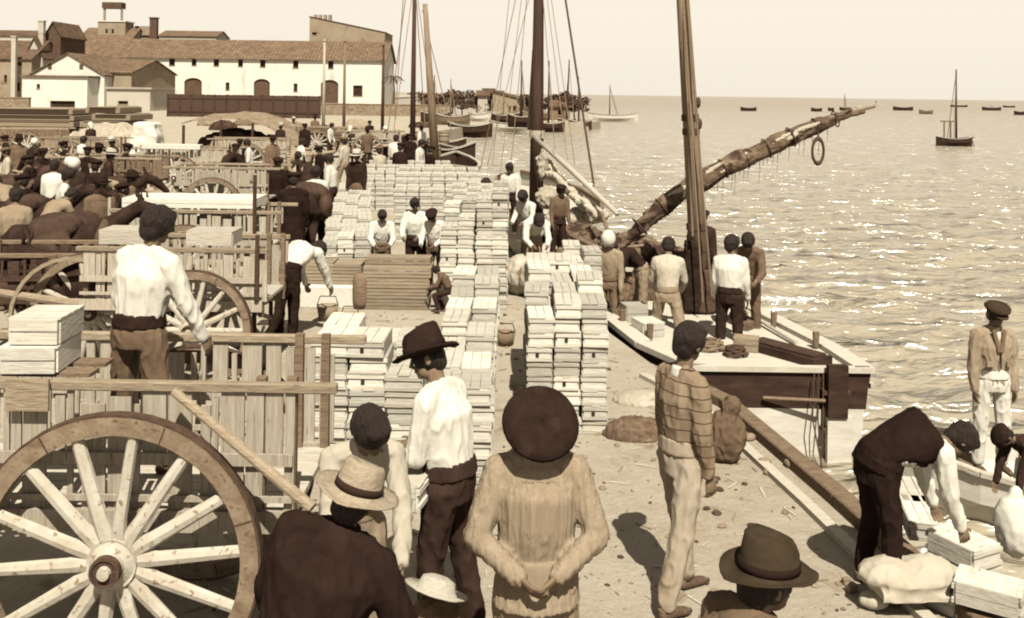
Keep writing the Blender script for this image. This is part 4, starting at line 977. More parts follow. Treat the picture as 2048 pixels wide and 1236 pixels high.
# ---------------------------------------------------------------- goods on the left and beyond
def heap(name, label, c, r, m, vox=.12, folds=.05, cat='pile', fs=.3, big=.15):
    q = MB(); q.ell(V((0,0,0)), r, None, 20, 12)
    for v in q.v: v.z = max(v.z, -.02)
    o = remesh(q, name, m, vox, None, 2, folds, fs, big=big); o.location = c; tag(o, label, cat); return o
def plank_pile(label, px0, px1, pyt, Y, m, rows=6, Dp=4):
    xa = D(px0, pyt, Y)[0]; xb = D(px1, pyt, Y)[0]; zt = D((px0+px1)/2, pyt, Y)[1]; q = MB(); hh = zt/rows
    for k in range(rows):
        inset = k*.10; jx = random.uniform(-.3,.3)
        q.box(((xa+xb)/2+jx, Y+Dp/2, hh*(k+.5)), (xb-xa-inset*2, Dp-inset*2, hh*.82)); q.box(((xa+xb)/2+jx, Y+Dp/2, hh*(k+1)-hh*.05), (xb-xa-inset*2-.4, Dp-.5, hh*.1))
    o = q.build('plank_pile', m, bevel=.05); tag(o, label, 'planks'); return o
plank_pile('long low pile of weathered planks at the far left edge', -60, 148, 217, 52, 'wood_tan', 6)
plank_pile('shorter pile of weathered planks right of the long one', 152, 262, 214, 50, 'wood_tan', 6)
heap('sand_heap', 'low pale heap of straw before the shorter plank pile', (D(205,262,44)[0], 45, 0), (2.4,1.6,1.5), 'straw_heap')
# awning over dark goods
YA = 44.0; x0 = D(362,230,YA)[0]; x1 = D(560,230,YA)[0]
aw = thing('awning', 'long low canvas awning over dark goods in the middle distance', 'awning', (x0, YA, 0)); W_ = x1-x0
q = MB(); n = 12
for i in range(n+1):
    pass
prof = [(0,1.80),(.10,1.98),(.32,2.02),(.42,2.12),(.66,2.06),(.86,1.75),(1.05,1.25),(1.2,.75)]
for (u0, z0), (u1, z1) in zip(prof, prof[1:]): q.prism([(W_*u0,0,z0), (W_*u1,0,z1), (W_*u1,3.5,z1+.25), (W_*u0,3.5,z0+.25)], (0,0,.05))
q.build('canvas_top', 'stone', aw); aw.scale = (1,1,.86)
for u, z in ((.02,1.75),(.4,2.05),(.72,1.9),(1.0,1.3)): MB().bar((W_*u,.1,0), (W_*u,.1,z), .1, .1).build('post', 'wood_dark', aw)
heap('goods_heap', 'dark heap of goods under the low canvas awning', (D(455,280,YA)[0], YA+1.7, 0), (2.1,1.2,1.3), 'goods_dark')
heap('straw_heap', 'pale straw heap at the right foot of the awning', (D(585,290,YA)[0], YA-1, 0), (1.2,1.0,.7), 'wood_tan')
heap('tarpaulin', 'crumpled brown tarpaulin lying on the ground right of the near crates', (*G(1290, 868), 0), (.40,.22,.14), 'net', .018, .02, 'tarpaulin', 1.4, .06)
heap('rope_heap', 'heap of pale dusty sacking just beyond the brown tarpaulin', (*G(1290, 800), 0), (.34,.26,.09), 'canvas', .02, .015, 'sacking', 1.4, .04)
# flag poles
for i, (px, top, bot, Y, m) in enumerate([(649,85,275,70,'wood_pale'), (690,86,250,72,'wood_mid'), (767,95,270,66,'mast_dark')]):
    a = D(px, top, Y)
    o = thing('pole', ['tall thin pale pole standing before the arched warehouse door','tall thin dark pole between the warehouse door and large window','tall thin dark pole at the right corner of the warehouse'][i], 'pole', (a[0], Y, 0))
    MB().tube([(0,0,0),(0,0,a[1])], [.12,.08], 8).build('shaft', m, o, smooth=True); MB().lathe([(0,a[1]+.25),(.12,a[1]+.12),(0,a[1]-.02)], n=10).build('finial', m, o)
# clutter between carts and harbour: barrels, bales
BL = []
br = MB(); br.lathe([(0,0),(.24,0),(.29,.22),(.31,.42),(.29,.62),(.24,.84),(0,.84)], n=14); bar_me = br.mesh('barrel', True); bar_me.materials.append(MATS['wood_tan'])
hp = MB()
for z in (.08,.26,.58,.76):
    r0 = .25+.06*math.sin(z/.84*math.pi); hp.lathe([(r0,z),(r0+.012,z),(r0+.012,z+.04),(r0,z+.04)], n=14, close=True)
hp_me = hp.mesh('hoop'); hp_me.materials.append(MATS['iron'])
for i in range(16):
    px = 570+i*21+random.uniform(-6,6); Y = random.uniform(36,60); x = D(px, 300, Y)[0]
    if x > -2.6: x = -3-random.random()*3
    o = link(bar_me, 'barrel', None, (x, Y, 0)); link(hp_me, 'hoop', o)
    tag(o, 'upright wooden barrel on the far quay, %s counting from the left' % ORD[i+1], 'barrel', 'barrels on the far quay')
SACKL = ['under the flag poles','beside the awning','left of the far carts','in front of the dark fence','behind the far crowd','by the leaning mast','near the low dark wall','at the corner of the yard','right of the thin dark pole','close to the water','beside the palm-like tree','between the two thin poles','by the far pale cart','in front of the large warehouse window']
for i in range(14):
    px = 420+i*33+random.uniform(-8,8); Y = random.uniform(50,95); x = D(px, 280, Y)[0]
    if x > -6: x = -7-random.random()*3
    heap('sack_pile', 'low %s pile of sacks %s' % (['pale','dark','brown'][i % 3], SACKL[i]), (x, Y, 0), (random.uniform(.7,1.4), .7, random.uniform(.4,.85)), ['wood_tan','goods_dark','wood_mid'][i % 3], .12, .06, 'sacks')

# ---------------------------------------------------------------- bottom right: bench with crates
x, y = G(1812, 1165, .17); q = MB(); q.ell((0,0,0), (.30,.17,.085)); q.ell((-.14,0,.02), (.17,.15,.10)); q.ell((.13,.02,.03), (.17,.14,.09)); q.box((.02,-.05,-.07), (.44,.2,.06))
o = remesh(q, 'sack', 'cloth_cream', .012, None, 5, .008, .8, big=.04); o.location = (x, y, .20); tag(o, 'broad pale sack lying across small boxes in front of the bending man', 'sack')
x, y = G(1745, 1200, .05); q = MB(); q.ell((0,0,0), (.09,.07,.05)); q.ell((.05,.0,.03), (.05,.05,.04)); o = remesh(q, 'bundle', 'canvas', .010, None, 3, .006, 1, big=.03); o.location = (x, y, .05); tag(o, 'small tan bundle on the ground left of the broad pale sack', 'bundle')
for i, (px, py, W_, D_, H_, rz_) in enumerate([(1768,1185,.13,.22,.11,.2),(1812,1200,.09,.16,.10,-.1),(1862,1190,.16,.20,.11,.1),(1905,1165,.18,.25,.12,-.2),(1700,1180,.07,.05,.05,.4),(1748,1215,.06,.05,.04,1.0),(1690,1165,.05,.04,.04,.2)]):
    x, y = G(px, py); q = MB(); q.box((0,0,H_/2), (W_, D_, H_)); o = q.build('block', ['crate_end','crate_wood','crate_end','wood_pale','stone','stone','stone'][i], bevel=.006); o.location = (x, y-.02 if i > 3 else y-.06, .002); o.rotation_euler.z = rz_
    tag(o, ['small pale box under the left end of the broad sack','narrow pale box under the middle of the broad sack','small pale box under the right end of the broad sack','low worn wooden box right of the broad sack','lump of stone left of the broad sack, nearest the hat','tiny stone below the left end of the broad sack','lump of stone at the foot of the dark trousers'][i], 'box' if i < 4 else 'stone')
crate_proto('big', .27, .36, .13, 9)
for i, (px, py, z, lab) in enumerate([(1955,1178,0,'crate under the bending man hands, lower of two'), (1952,1140,.133,'crate held by the bending man in dark clothes, upper of two'), (1905,1232,0,'crate at the bottom edge right of the white cloth'), (2000,1262,0,'crate at the lower right corner, lower of two'), (2010,1238,.133,'crate at the lower right corner, upper of two')]):
    x, y = G(px, py, z); crate('big', x, y+.18, z+.003, .30+.17*i, lab, 'crates being packed at the lower right')
for i, (px, py) in enumerate([(1850,1040), (1868,1085)]):
    x, y = G(px, py); crate('near', x, y+.25, .003, -.2, ['pale crate on the ground behind the dark trousered legs, farther one', 'pale crate on the ground behind the dark trousered legs, nearer one'][i], 'crates being packed at the lower right')
x, y = G(2035, 1120); q = MB(); q.ell((0,0,.24), (.14,.13,.22)); q.ell((0,0,.45), (.06,.06,.06))
o = remesh(q, 'sack', 'white_cloth', .02, None, 2, .01, 1, big=.03); o.location = (x-.02, y, 0); tag(o, 'full white sack standing at the right edge', 'sack')

# brown bundle at the beam
a = D(1455, 840, 8.5); q = MB(); q.ell((0,0,.22), (.15,.13,.24)); q.ell((.03,0,.46), (.09,.09,.10)); q.ell((-.08,.02,.10), (.14,.12,.12))
o = remesh(q, 'bundle', 'cloth_mid', .012, None, 2, .015, 1.3, big=.05); o.location = (a[0], 8.5, 0); tag(o, 'tied brown bundle propped on the quay beam behind the striped shirt man', 'bundle')
# small props around the carts and rows: buckets, baskets, ropes
for i, (px, py, r, h, m_, lab) in enumerate([(1010,690,.13,.16,'wood_mid','round basket on the bare strip between the crate rows'),(655,640,.15,.2,'wood_tan','wicker basket before the short brown boxes'),(700,650,.12,.15,'wood_mid','low brown basket right of the wicker one')]):
    x, y = G(px, py); q = MB(); q.lathe([(0,.01),(r*.75,.0),(r,h),(r*.93,h),(r*.7,.02),(0,.03)], n=18); o = q.build('basket', m_, smooth=True); o.location = (x, y, .002); tag(o, lab, 'basket')
    q = MB(); q.tube([(-r*.95,0,h), (-r*.7,0,h+r*.8), (r*.7,0,h+r*.8), (r*.95,0,h)], .008, 6); q.build('handle', 'rope_dark', o)

# bundles heaped at the foot of the carrying man, with a pale hat on top
x, z = D(868, 1180, 4.75); q = MB(); q.ell((0,0,.30), (.20,.18,.40)); q.ell((-.12,-.02,.18), (.16,.15,.28)); q.ell((.12,.03,.2), (.14,.14,.30))
o = remesh(q, 'bundle_heap', 'cloth_mid', .013, None, 2, .014, 1.2, big=.05); o.location = (x, 4.80, 0); tag(o, 'heap of brown bundles between the black jacket and the pale smock', 'bundles')
q = MB(); q.lathe([(0,.055),(.05,.062),(.08,.05),(.092,.012),(.105,.0),(.155,.004),(.155,-.004),(.10,-.006),(0,-.004)], n=26)
for v in q.v: v.z += .03*abs(v.x)*(abs(v.x) > .1)
o = q.build('straw_hat', 'straw', smooth=True); o.location = (x+.01, 4.74, .74); o.rotation_euler = (R(-16), R(16), 0); tag(o, 'pale straw hat lying tilted on the heap of brown bundles', 'hat')
for i, (dx, dy, zz, m_, rz_) in enumerate([(-.19,-.12,.50,'white_cloth',.4),(.04,-.22,.52,'canvas',-.3),(.14,-.17,.36,'cloth_tan',.7)]):
    q = MB(); q.ell((0,0,0), (.085,.07,.05)); q.ell((.05,0,.02), (.05,.05,.04)); o = remesh(q, 'folded_cloth', m_, .009, None, 2, .008, 1.5); o.location = (x+dx, 4.80+dy, zz); o.rotation_euler.z = rz_
    tag(o, ['white folded cloth at the left of the brown bundle heap','cream folded cloth in front of the brown bundle heap','tan folded cloth low at the right of the brown bundle heap'][i], 'cloth')
# ---------------------------------------------------------------- boats
def hull_mesh(mb, st, inner=True, t=.06):
    """st: list of (centre x, y, half beam at rail, z keel, z rail, half beam at bottom)"""
    prof = lambda c: [(-c[2], c[4]), (-c[2]*.97, c[4]*.55+c[3]*.45), (-c[5], c[3]), (c[5], c[3]), (c[2]*.97, c[4]*.55+c[3]*.45), (c[2], c[4])]
    rows = []
    for c in st:
        i = len(mb.v)
        for x, z in prof(c): mb.v.append(V((c[0]+x, c[1], z)))
        if inner:
            for x, z in reversed(prof(c)):
                k = max(0, abs(x)-t)*(1 if x > 0 else -1); mb.v.append(V((c[0]+k, c[1], z+(0 if z == c[4] else t))))
        rows.append(i)
    n = 12 if inner else 6
    for a, b in zip(rows, rows[1:]):
        for j in range(n if inner else n-1):
            mb.f.append((a+j, a+(j+1) % n, b+(j+1) % n, b+j)); mb.m.append(mb.k)
    for a, rev in ((rows[0], False), (rows[-1], True)):
        f = tuple(a+j for j in range(6)); mb.f.append(f if not rev else tuple(reversed(f))); mb.m.append(mb.k)
    return mb
WZ = -.9
# --- the near boat
bt = thing('sailing_boat', 'large pale-decked lateen sailing boat moored along the quay, square dark stern nearest', 'boat', (3.05, 11.2, WZ))
def B(x, y, z): return V((x-3.05, y-11.2, z-WZ))
ST = [(3.08,11.25,1.0), (2.80,12.3,1.20), (2.55,13.6,1.20), (2.15,15.2,1.25), (1.70,17.0,1.22), (1.35,18.8,1.0), (1.1,20.4,.62), (1.0,21.6,.2)]
mb = MB(); sh = lambda y: .0+max(0, (y-17)*.06)
low = []; up_ = []
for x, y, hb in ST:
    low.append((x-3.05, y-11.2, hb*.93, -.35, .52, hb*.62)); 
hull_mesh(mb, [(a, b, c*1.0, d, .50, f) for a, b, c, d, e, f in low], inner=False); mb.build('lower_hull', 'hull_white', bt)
mb = MB()
hull_mesh(mb, [(x-3.05, y-11.2, hb, .50, .9+sh(y), hb*.95) for x, y, hb in ST], inner=False)
mb.build('upper_strake', 'hull_dark', bt)
mb = MB()     # deck
for (x0, y0, h0), (x1, y1, h1) in zip(ST, ST[1:]):
    mb.prism([B(x0-h0+.16, y0+.02, -.10), B(x0+h0-.16, y0+.02, -.10), B(x1+h1-.16, y1, -.10), B(x1-h1+.16, y1, -.10)], (0,0,.112))
mb.build('deck', 'deck_pale', bt)
mb = MB()
for s in (-1, 1):
    for (x0, y0, h0), (x1, y1, h1) in zip(ST, ST[1:]): mb.bar(B(x0+s*(h0-.06), y0, .04+sh(y0)), B(x1+s*(h1-.06), y1, .04+sh(y1)), .22, .07)
mb.bar(B(3.08-1.0,11.26,.045), B(3.08+1.0,11.26,.045), .10, .06)
mb.build('gunwale', 'deck_pale', bt)
mb = MB()
for s in (-1, 1):
    for (x0, y0, h0), (x1, y1, h1) in zip(ST, ST[1:]): mb.bar(B(x0+s*(h0+.025), y0, -.14), B(x1+s*(h1+.025), y1, -.14), .05, .06)
mb.build('rubbing_strake', 'wood_pale', bt)
# hatch coamings, dark openings
mb = MB(); mb.bar(B(3.02,12.35,.06), B(3.62,11.5,.06), .34, .09); h_ = mb.build('hatch', 'hull_dark', bt); MB().bar(B(3.05,12.30,.12), B(3.59,11.55,.12), .24, .03).build('hatch_cover', 'wood_dark', h_)
mb = MB(); mb.box(B(1.9,16.8,.14), (1.1,1.5,.3)); mb.build('deck_house', 'wood_mid', bt)
mb = MB(); mb.box(B(1.9,16.8,.31), (1.25,1.65,.06)); mb.build('deck_house_roof', 'deck_pale', bt)
for i, (x, y) in enumerate([(1.78,12.6),(1.52,13.4),(3.55,13.4),(3.2,14.6),(3.78,12.3)]): MB().tube([B(x,y,.03), B(x,y,.22)], [.035,.045], 8).build('bitt', 'wood_mid', bt)
# rudder
px, z = D(1682, 725, 11.0); x = px
MB().box(B(x, 11.12, (.10-.42)/2), (.22,.10,.52+.06)).build('rudder_head', 'hull_dark', bt)
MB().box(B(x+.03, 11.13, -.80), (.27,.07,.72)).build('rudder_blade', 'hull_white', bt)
for k in (-.18,-.6): MB().bar(B(x,11.1,k), B(x,11.3,k), .3, .04).build('pintle', 'iron', bt)
for i in range(3):
    q = MB(); q.tube([B(x-.14-.05*i,11.17,.02), B(x-.17-.06*i,11.05,-.45), B(x-.15-.05*i+.06*(i-1),11.0,-.98)], .008, 6); q.build('stern_rope', 'rope_dark', bt)
q = MB(); q.tube([B(x-.15,11.05,-.25), B(x-.8,11.2,-.27)], .022, 6); q.build('boom_end', 'wood_mid', bt)
# mast
mx, mz = D(1405, 640, 14.3); tx, tz = D(1362, -60, 14.1)
q = MB(); q.tube([B(mx,14.3,-.1), B((mx+tx)/2,14.2,(tz)/2), B(tx,14.1,tz), B(tx-.1,14.1,tz+2.5)], [.145,.115,.085,.06], 14); ms = q.build('mast', 'mast_wood', bt, smooth=True)
for k in (.9, 1.2, 2.55, 2.75):
    u = (k+.1)/(tz+.1); q = MB(); q.tube([B(mx+(tx-mx)*u,14.3-.2*u,k), B(mx+(tx-mx)*(u+.012),14.3-.2*u,k+.09)], .15 if k < 2 else .125, 12); q.build('mast_lashing', 'rope_dark', ms)
q = MB(); x_, z_ = D(1394, 205, 14.2); q.ell(B(x_,14.1,z_), (.035,.04,.08)); q.ell(B(x_+.02,14.1,z_-.3), (.04,.04,.08)); q.build('pulley_block', 'wood_dark', ms, smooth=True)
for i, (pa, pb, za, zb, yy) in enumerate([(1366,1383,-20,470,14.05),(1372,1421,-20,590,14.0),(1370,1403,60,600,13.9),(1380,1394,200,360,13.95)]):
    a = D(pa, za, yy); b = D(pb, zb, yy); q = MB(); q.tube([B(a[0],yy,a[1]), B(b[0],yy-.1,b[1])], .014 if i else .02, 6); q.build('halyard', 'rope', bt)
# coil of rope and dark cloth hung low on the mast
q = MB(); q.lathe([(.16,.0),(.22,.05),(.20,.2),(.23,.4),(.20,.62),(.15,.66)], B(mx,14.3,0), None, 14, True)
remesh(q, 'rope_coil', 'rope_dark', .02, bt, 1, .01, 2)
q = MB(); q.box(B(mx-.18,14.15,.55), (.24,.12,1.0)); remesh(q, 'hanging_tarpaulin', 'cloth_dark', .025, bt, 2, .02, 1.5)
# lateen yard with furled sail
YPX = [(1235,500),(1285,445),(1340,398),(1400,358),(1460,328),(1520,300),(1580,272),(1640,245),(1695,228),(1750,213)]
def yp(u, off=0.0):
    t = max(-.3, min(u*9, 8.999)); k = max(0, int(t)); f = t-k; p, q_ = YPX[k], YPX[k+1]; Yy = 14.9+.3*u
    a_ = D(p[0]+(q_[0]-p[0])*f, p[1]+(q_[1]-p[1])*f, Yy); return B(a_[0], Yy, a_[1]+off)
q = MB(); q.tube([yp(-.03), yp(.3,.04), yp(.6,.05), yp(.85,.02), yp(1.0)], [.05,.055,.045,.035,.02], 10); q.build('yard', 'wood_mid', bt, smooth=True)
q = MB(); us = [0,.06,.13,.2,.27,.34,.41,.48,.55,.62,.69,.76,.83,.90,.96]; rr = [.05,.07,.10,.15,.12,.175,.13,.165,.11,.15,.10,.12,.07,.05,.03]
pts = [yp(u, -.02+.025*math.sin(u*31)) for u in us]
q.tube(pts, rr, 12)
for i in range(40):
    u = random.uniform(.04,.86); p = yp(u, -.03+random.uniform(-.10,.09)); d = (yp(u+.05)-yp(u))
    q.ell(p+V((0,random.uniform(-.07,.07),0)), (random.uniform(.16,.34), random.uniform(.05,.08), random.uniform(.03,.05)*(1.15-.6*u)), Matrix.Rotation(-R(27)+random.uniform(-.2,.2), 3, 'Y'), 8, 6)
remesh(q, 'furled_sail', 'sail_cloth', .018, bt, 5, .010, 1.3, fdir=(.5,1,1.3))
q = MB()
for u, o_, l_ in ((.26,.05,.26),(.36,.06,.30),(.45,.04,.28),(.40,-.03,.2),(.62,.04,.22),(.72,.03,.24),(.66,-.02,.16)):
    q.ell(yp(u, o_)+V((0,-.09,0)), (l_, .05, .035), Matrix.Rotation(-R(27)+random.uniform(-.12,.12), 3, 'Y'), 12, 8)
remesh(q, 'loose_sail_fold', 'canvas', .014, bt, 3, .010, 1.6, fdir=(.5,1,1.3))
q = MB(); q.tube([yp(.02,.05), yp(.2,.12), yp(.45,.10), yp(.7,.10), yp(.85,.06)], [.012]*5, 6); q.build('brail_rope', 'rope_dark', bt)
for i, u in enumerate([.1,.19,.3,.42,.5,.58,.67,.76,.84]):
    q = MB(); c = yp(u, -.02); ax = (yp(u+.05)-yp(u)).normalized(); rot = ax.to_track_quat('Z','Y').to_matrix(); r_ = .15 if u < .7 else .12
    q.lathe([(r_,-.012),(r_+.012,0),(r_,.012),(r_-.012,0)], c, rot, 14, True); q.build('sail_tie', 'rope_dark', bt)
for i in range(26):
    u = .38+.44*i/26+random.uniform(-.005,.005); L_ = random.uniform(.08,.42)*(1.0 if i % 3 else .4); p = yp(u, -.10)
    q = MB(); q.tube([p, p+V((.01,0,-L_*.5)), p+V((-.005,0,-L_))], [.006,.005,.004], 5); q.build('reef_line', 'rope', bt)
# bow clutter: sail bundles, nets
q = MB()
for p in ((1.5,17.5,.25,.8,.5,.22),(2.1,18.3,.3,.7,.6,.25),(1.3,19.2,.35,.5,.7,.25),(2.3,16.2,.5,.6,.3,.2),(1.7,16.6,.35,.35,.5,.3)): q.ell(B(p[0],p[1],p[2]), p[3:6])
remesh(q, 'heaped_sail', 'sail_cloth', .04, bt, 2, .06, .7)
for i, (a, b, r_) in enumerate([((1.25,15.9,.55),(1.72,15.2,.25),.05),((1.0,17.0,.7),(2.0,15.6,.45),.05),((1.72,15.4,.5),(1.5,16.5,1.15),.045),((1.1,16.3,.45),(2.1,15.7,.75),.035)]):
    q = MB(); q.tube([B(*a), B(*b)], [r_, r_*.7], 8); q.build('spar', 'mast_wood', bt, smooth=True)
# tyre fender hanging from the yard
fx, fz = D(1636, 302, 15.0); q = MB(); q.lathe([(.165,-.035),(.205,-.035),(.225,0),(.205,.035),(.165,.035),(.15,0)], (0,0,0), Matrix.Rotation(R(90), 3, 'X'), 22, True)
q.v = [V((v.x*.46, v.y, v.z*1.0)) for v in q.v]
o = q.build('rope_ring', 'rope_dark', smooth=True); o.location = (fx, 15.0, fz); tag(o, 'oval ring of dark rope hanging from the outer end of the furled yard', 'ring')
q = MB(); q.tube([(0,0,.2), (0.02,.05,.36)], .012, 6); q.build('lanyard', 'rope_dark', o)

# --- second boat with the tall dark mast
b2 = thing('sailing_boat', 'second sailing boat beyond the near one, with a tall dark mast and pale slanting boom', 'boat', (1.2, 27, WZ))
def B2(x, y, z): return V((x-1.2, y-27, z-WZ))
ST2 = [(.95,23.2,.55),(1.05,25,1.25),(1.0,27.5,1.5),(.75,30,1.35),(.4,32.5,.8),(.2,34,.15)]
mb = MB(); hull_mesh(mb, [(x-1.2, y-27, h, -.3, .95+abs(y-27)*.05, h*.6) for x, y, h in ST2], inner=False); mb.build('hull', 'hull_white', b2)
mb = MB()
for s in (-1, 1):
    for (x0,y0,h0),(x1,y1,h1) in zip(ST2, ST2[1:]): mb.bar(B2(x0+s*h0,y0,.10+abs(y0-27)*.05), B2(x1+s*h1,y1,.10+abs(y1-27)*.05), .10,.12)
mb.build('gunwale', 'wood_mid', b2)
mb = MB()
for (x0,y0,h0),(x1,y1,h1) in zip(ST2, ST2[1:]): mb.prism([B2(x0-h0+.08,y0,-.05), B2(x0+h0-.08,y0,-.05), B2(x1+h1-.08,y1,-.05), B2(x1-h1+.08,y1,-.05)], (0,0,.06))
mb.build('deck', 'deck_pale', b2)
m2x = D(1072, 430, 26)[0]; a = D(1078, -50, 26)
q = MB(); q.tube([B2(m2x,26,0), B2((m2x+a[0])/2,26,a[1]/2), B2(a[0],26,a[1]), B2(a[0],26,a[1]+4)], [.19,.16,.125,.09], 14); ms2 = q.build('mast', 'mast_dark', b2, smooth=True)
q = MB(); q.tube([B2(m2x,26,1.95), B2(m2x,26,2.15)], [.2,.2], 12); q.build('mast_band', 'canvas', ms2)
a = D(1066, 272, 25.5); b = D(1235, 428, 21.0)
q = MB(); q.tube([B2(a[0],25.5,a[1]), B2((a[0]+b[0])/2,23.2,(a[1]+b[1])/2+.03), B2(b[0],21,b[1])], [.055,.07,.05], 10); q.build('boom', 'wood_pale', b2, smooth=True)
q = MB(); a_ = D(1090, 300, 25.4); c_ = D(1212, 425, 21.6)
for i in range(14):
    u = .1+.8*i/13; p = V(B2(a_[0],25.4,a_[1])).lerp(V(B2(c_[0],21.6,c_[1])), u); q.ell(p+V((-.10-random.random()*.1,0,-.12-random.random()*.12)), (.30, .12, .10), Matrix.Rotation(R(38)+random.uniform(-.3,.3), 3, 'Y'))
remesh(q, 'furled_sail', 'canvas', .03, b2, 1, .03, 1)
q = MB(); p1, p2, p3 = D(1085,330,24.2), D(1100,395,23.6), D(1175,430,23)
for p, Y, r in ((p1,24.2,(.12,.1,.4)),(p2,23.6,(.35,.2,.28)),(p3,23,(.5,.3,.2)),(D(1120,440,22.6),22.6,(.4,.3,.2))): q.ell(B2(p[0],Y,p[1]), r)
remesh(q, 'heaped_sail', 'canvas', .035, b2, 2, .05, .8)
for i, (x0, y0, Ya, x1, y1, Yb, r_, m_) in enumerate([(1128,-20,25,1188,372,23,.028,'rope_dark'), (1055,-20,26,1020,350,24.5,.010,'rope'), (1045,-20,26,1000,352,25,.010,'rope'), (1062,-20,26,975,330,26,.010,'rope'), (1035,-20,26,960,340,27,.010,'rope'), (1068,100,26.5,1058,260,26.5,.05,'mast_wood'), (1085,-20,26,1110,300,24,.010,'rope'), (1092,-20,26,1135,320,24,.010,'rope'), (1100,-20,26,1150,330,24,.010,'rope'), (1020,-20,27,985,330,27,.010,'rope')]):
    p = D(x0, y0, Ya); s = D(x1, y1, Yb); q = MB(); q.tube([B2(p[0],Ya,p[1]), B2(s[0],Yb,s[1])], r_, 6); q.build('shroud', m_, b2)

# --- generic boats
def small_boat(label, x, y, L, beam, hgt, hullm='hull_dark', mast=0, rot=0, group=None, furled=False, extras=None, cat='boat', name='boat', lean=0, rim='wood_pale'):
    root = thing(name, label, cat, (x, y, WZ), R(rot), group); q = MB(); n = 9; st = []
    for i in range(n):
        u = i/(n-1)*2-1; hb = beam/2*(1-abs(u)**2.6)*.98+.02; st.append((0, u*L/2, hb, -.15*hgt, hgt*(1+.35*u*u), hb*.55))
    hull_mesh(q, st, inner=True, t=.04*beam)
    q.build('hull', hullm, root)
    g = MB()
    for s in (-1, 1):
        for a, b in zip(st, st[1:]): g.bar((s*a[2], a[1], a[4]+.01), (s*b[2], b[1], b[4]+.01), .06*beam, .05*hgt+.02)
    g.build('gunwale', rim, root)
    for u in (-.45, .05, .5): MB().box((0, u*L/2, hgt*.72), (beam*.85*(1-abs(u)**2.6), .22, .05)).build('thwart', 'wood_mid', root)
    if mast:
        g = MB(); g.tube([(0,L*.06,0), (lean*mast,L*.06,mast)], [.012*mast+.03,.006*mast+.02], 8); g.build('mast', 'mast_wood' if mast < 5 else 'mast_dark', root, smooth=True)
        if furled:
            g = MB(); g.tube([(0,-L*.38,hgt*2.1), (0,0,hgt*2.6), (lean*mast*.5,L*.5,mast*.55)], [.05,.11,.03], 8); g.build('yard', 'sail_cloth', root, smooth=True)
        for s in (-1,1):
            g = MB(); g.tube([(s*beam*.45,-L*.1,hgt), (lean*mast,L*.06,mast*.93)], .012+.0006*y*.3, 5); g.build('shroud', 'rope', root)
    return root
# boats three and four with masts, left of centre
def boat_px(label, pxc, pyw, w, **k):
    x, y = G(pxc, pyw, WZ); L = w*y/2000; return small_boat(label, x, y, L, **k)
x3 = D(819, 280, 52)[0]; h3 = D(819, -80, 52)[1]+.9
t3 = small_boat('moored boat with a very tall straight dark mast, left of centre', x3+.2, 52, 9, 2.6, 1.2, 'hull_dark', mast=h3, rot=10, rim='wood_mid')
x4 = D(878, 300, 40)[0]
t4 = small_boat('moored boat with a tall mast leaning left, left of centre', x4+.4, 41, 8, 2.4, 1.0, 'wood_dark', mast=0, rot=14, rim='wood_pale')
a = D(850, 8, 41); b = D(872, 300, 41); q = MB(); q.tube([(b[0]-x4-.4,0,b[1]+.9-.8), (a[0]-x4-.4,0,a[1]+.9)], [.2,.10], 10); t4.rotation_euler = (0,0,0); mm_ = q.build('mast', 'mast_wood', t4, smooth=True)
for i, (x0, y0, x1, y1) in enumerate([(806,0,790,240),(812,-10,776,260),(832,-10,850,250),(845,20,905,270)]):
    p = D(x0, y0, 46); s = D(x1, y1, 46); q = MB(); q.tube([(p[0]-x3-.2,-6,p[1]+.9), (s[0]-x3-.2,-6,s[1]+.9)], .022, 5); o = q.build('shroud', 'rope', t3); 
    o.matrix_parent_inverse = Matrix.Rotation(-R(10), 4, 'Z')
boat_px('dark moored barge under the long crate mass, near the leaning mast', 905, 340, 95, beam=2.2, hgt=1.1, hullm='hull_dark', rot=74)
boat_px('small dark boat moored beyond the crate mass, left of the second boat', 893, 308, 80, beam=1.6, hgt=.8, hullm='hull_dark', rot=82)
boat_px('dark moored boat at the far quay under the tall straight mast', 940, 274, 90, beam=2.4, hgt=1.0, hullm='hull_dark', rot=85)
boat_px('long white rowing boat off the spit, left of the tall dark mast', 1025, 264, 95, beam=2.0, hgt=.9, hullm='hull_white', rot=88)
boat_px('white boat with a thin mast moored off the end of the spit', 1225, 243, 100, beam=2.2, hgt=1.0, hullm='hull_white', rot=90, mast=5.5)
boat_px('white boat close under the spit, right of the tall dark mast', 1110, 258, 70, beam=1.8, hgt=.8, hullm='hull_white', rot=87)
BS = ['drawn up by the thatched hut','at the foot of the small square hut','left of the tall dark mast','under the broad dark tree','right of the tall dark mast','at the tip of the spit','before the low dark wall','next to the pale fisherman hut','behind the white rowing boat','beside the wide low tree']
for i, (px, py, w, mst, hm_) in enumerate([(1010,246,60,3.2,'wood_dark'),(960,243,50,0,'hull_white'),(1045,250,60,6.5,'hull_dark'),(905,250,70,4.5,'wood_mid'),(1100,247,60,7.5,'hull_dark'),(1160,244,50,6.0,'wood_dark'),(870,244,60,5,'hull_dark'),(985,240,40,2.5,'hull_white'),(1070,242,60,5.5,'wood_mid'),(1135,242,50,8,'hull_dark')]):
    x, y = G(px, py, 0); y = min(y, 122); o = small_boat('fishing boat with %s hull %s' % ({'wood_dark':'brown','hull_white':'white','hull_dark':'black','wood_mid':'tan'}[hm_], BS[i]), D(px, py, y)[0], y, w*y/2000, 1.8, .9, hm_, mast=mst, rot=70+i*7, lean=.04*((i % 3)-1), group='fishing boats at the spit')
    o.location.z = -.1 if px < 1090 else WZ
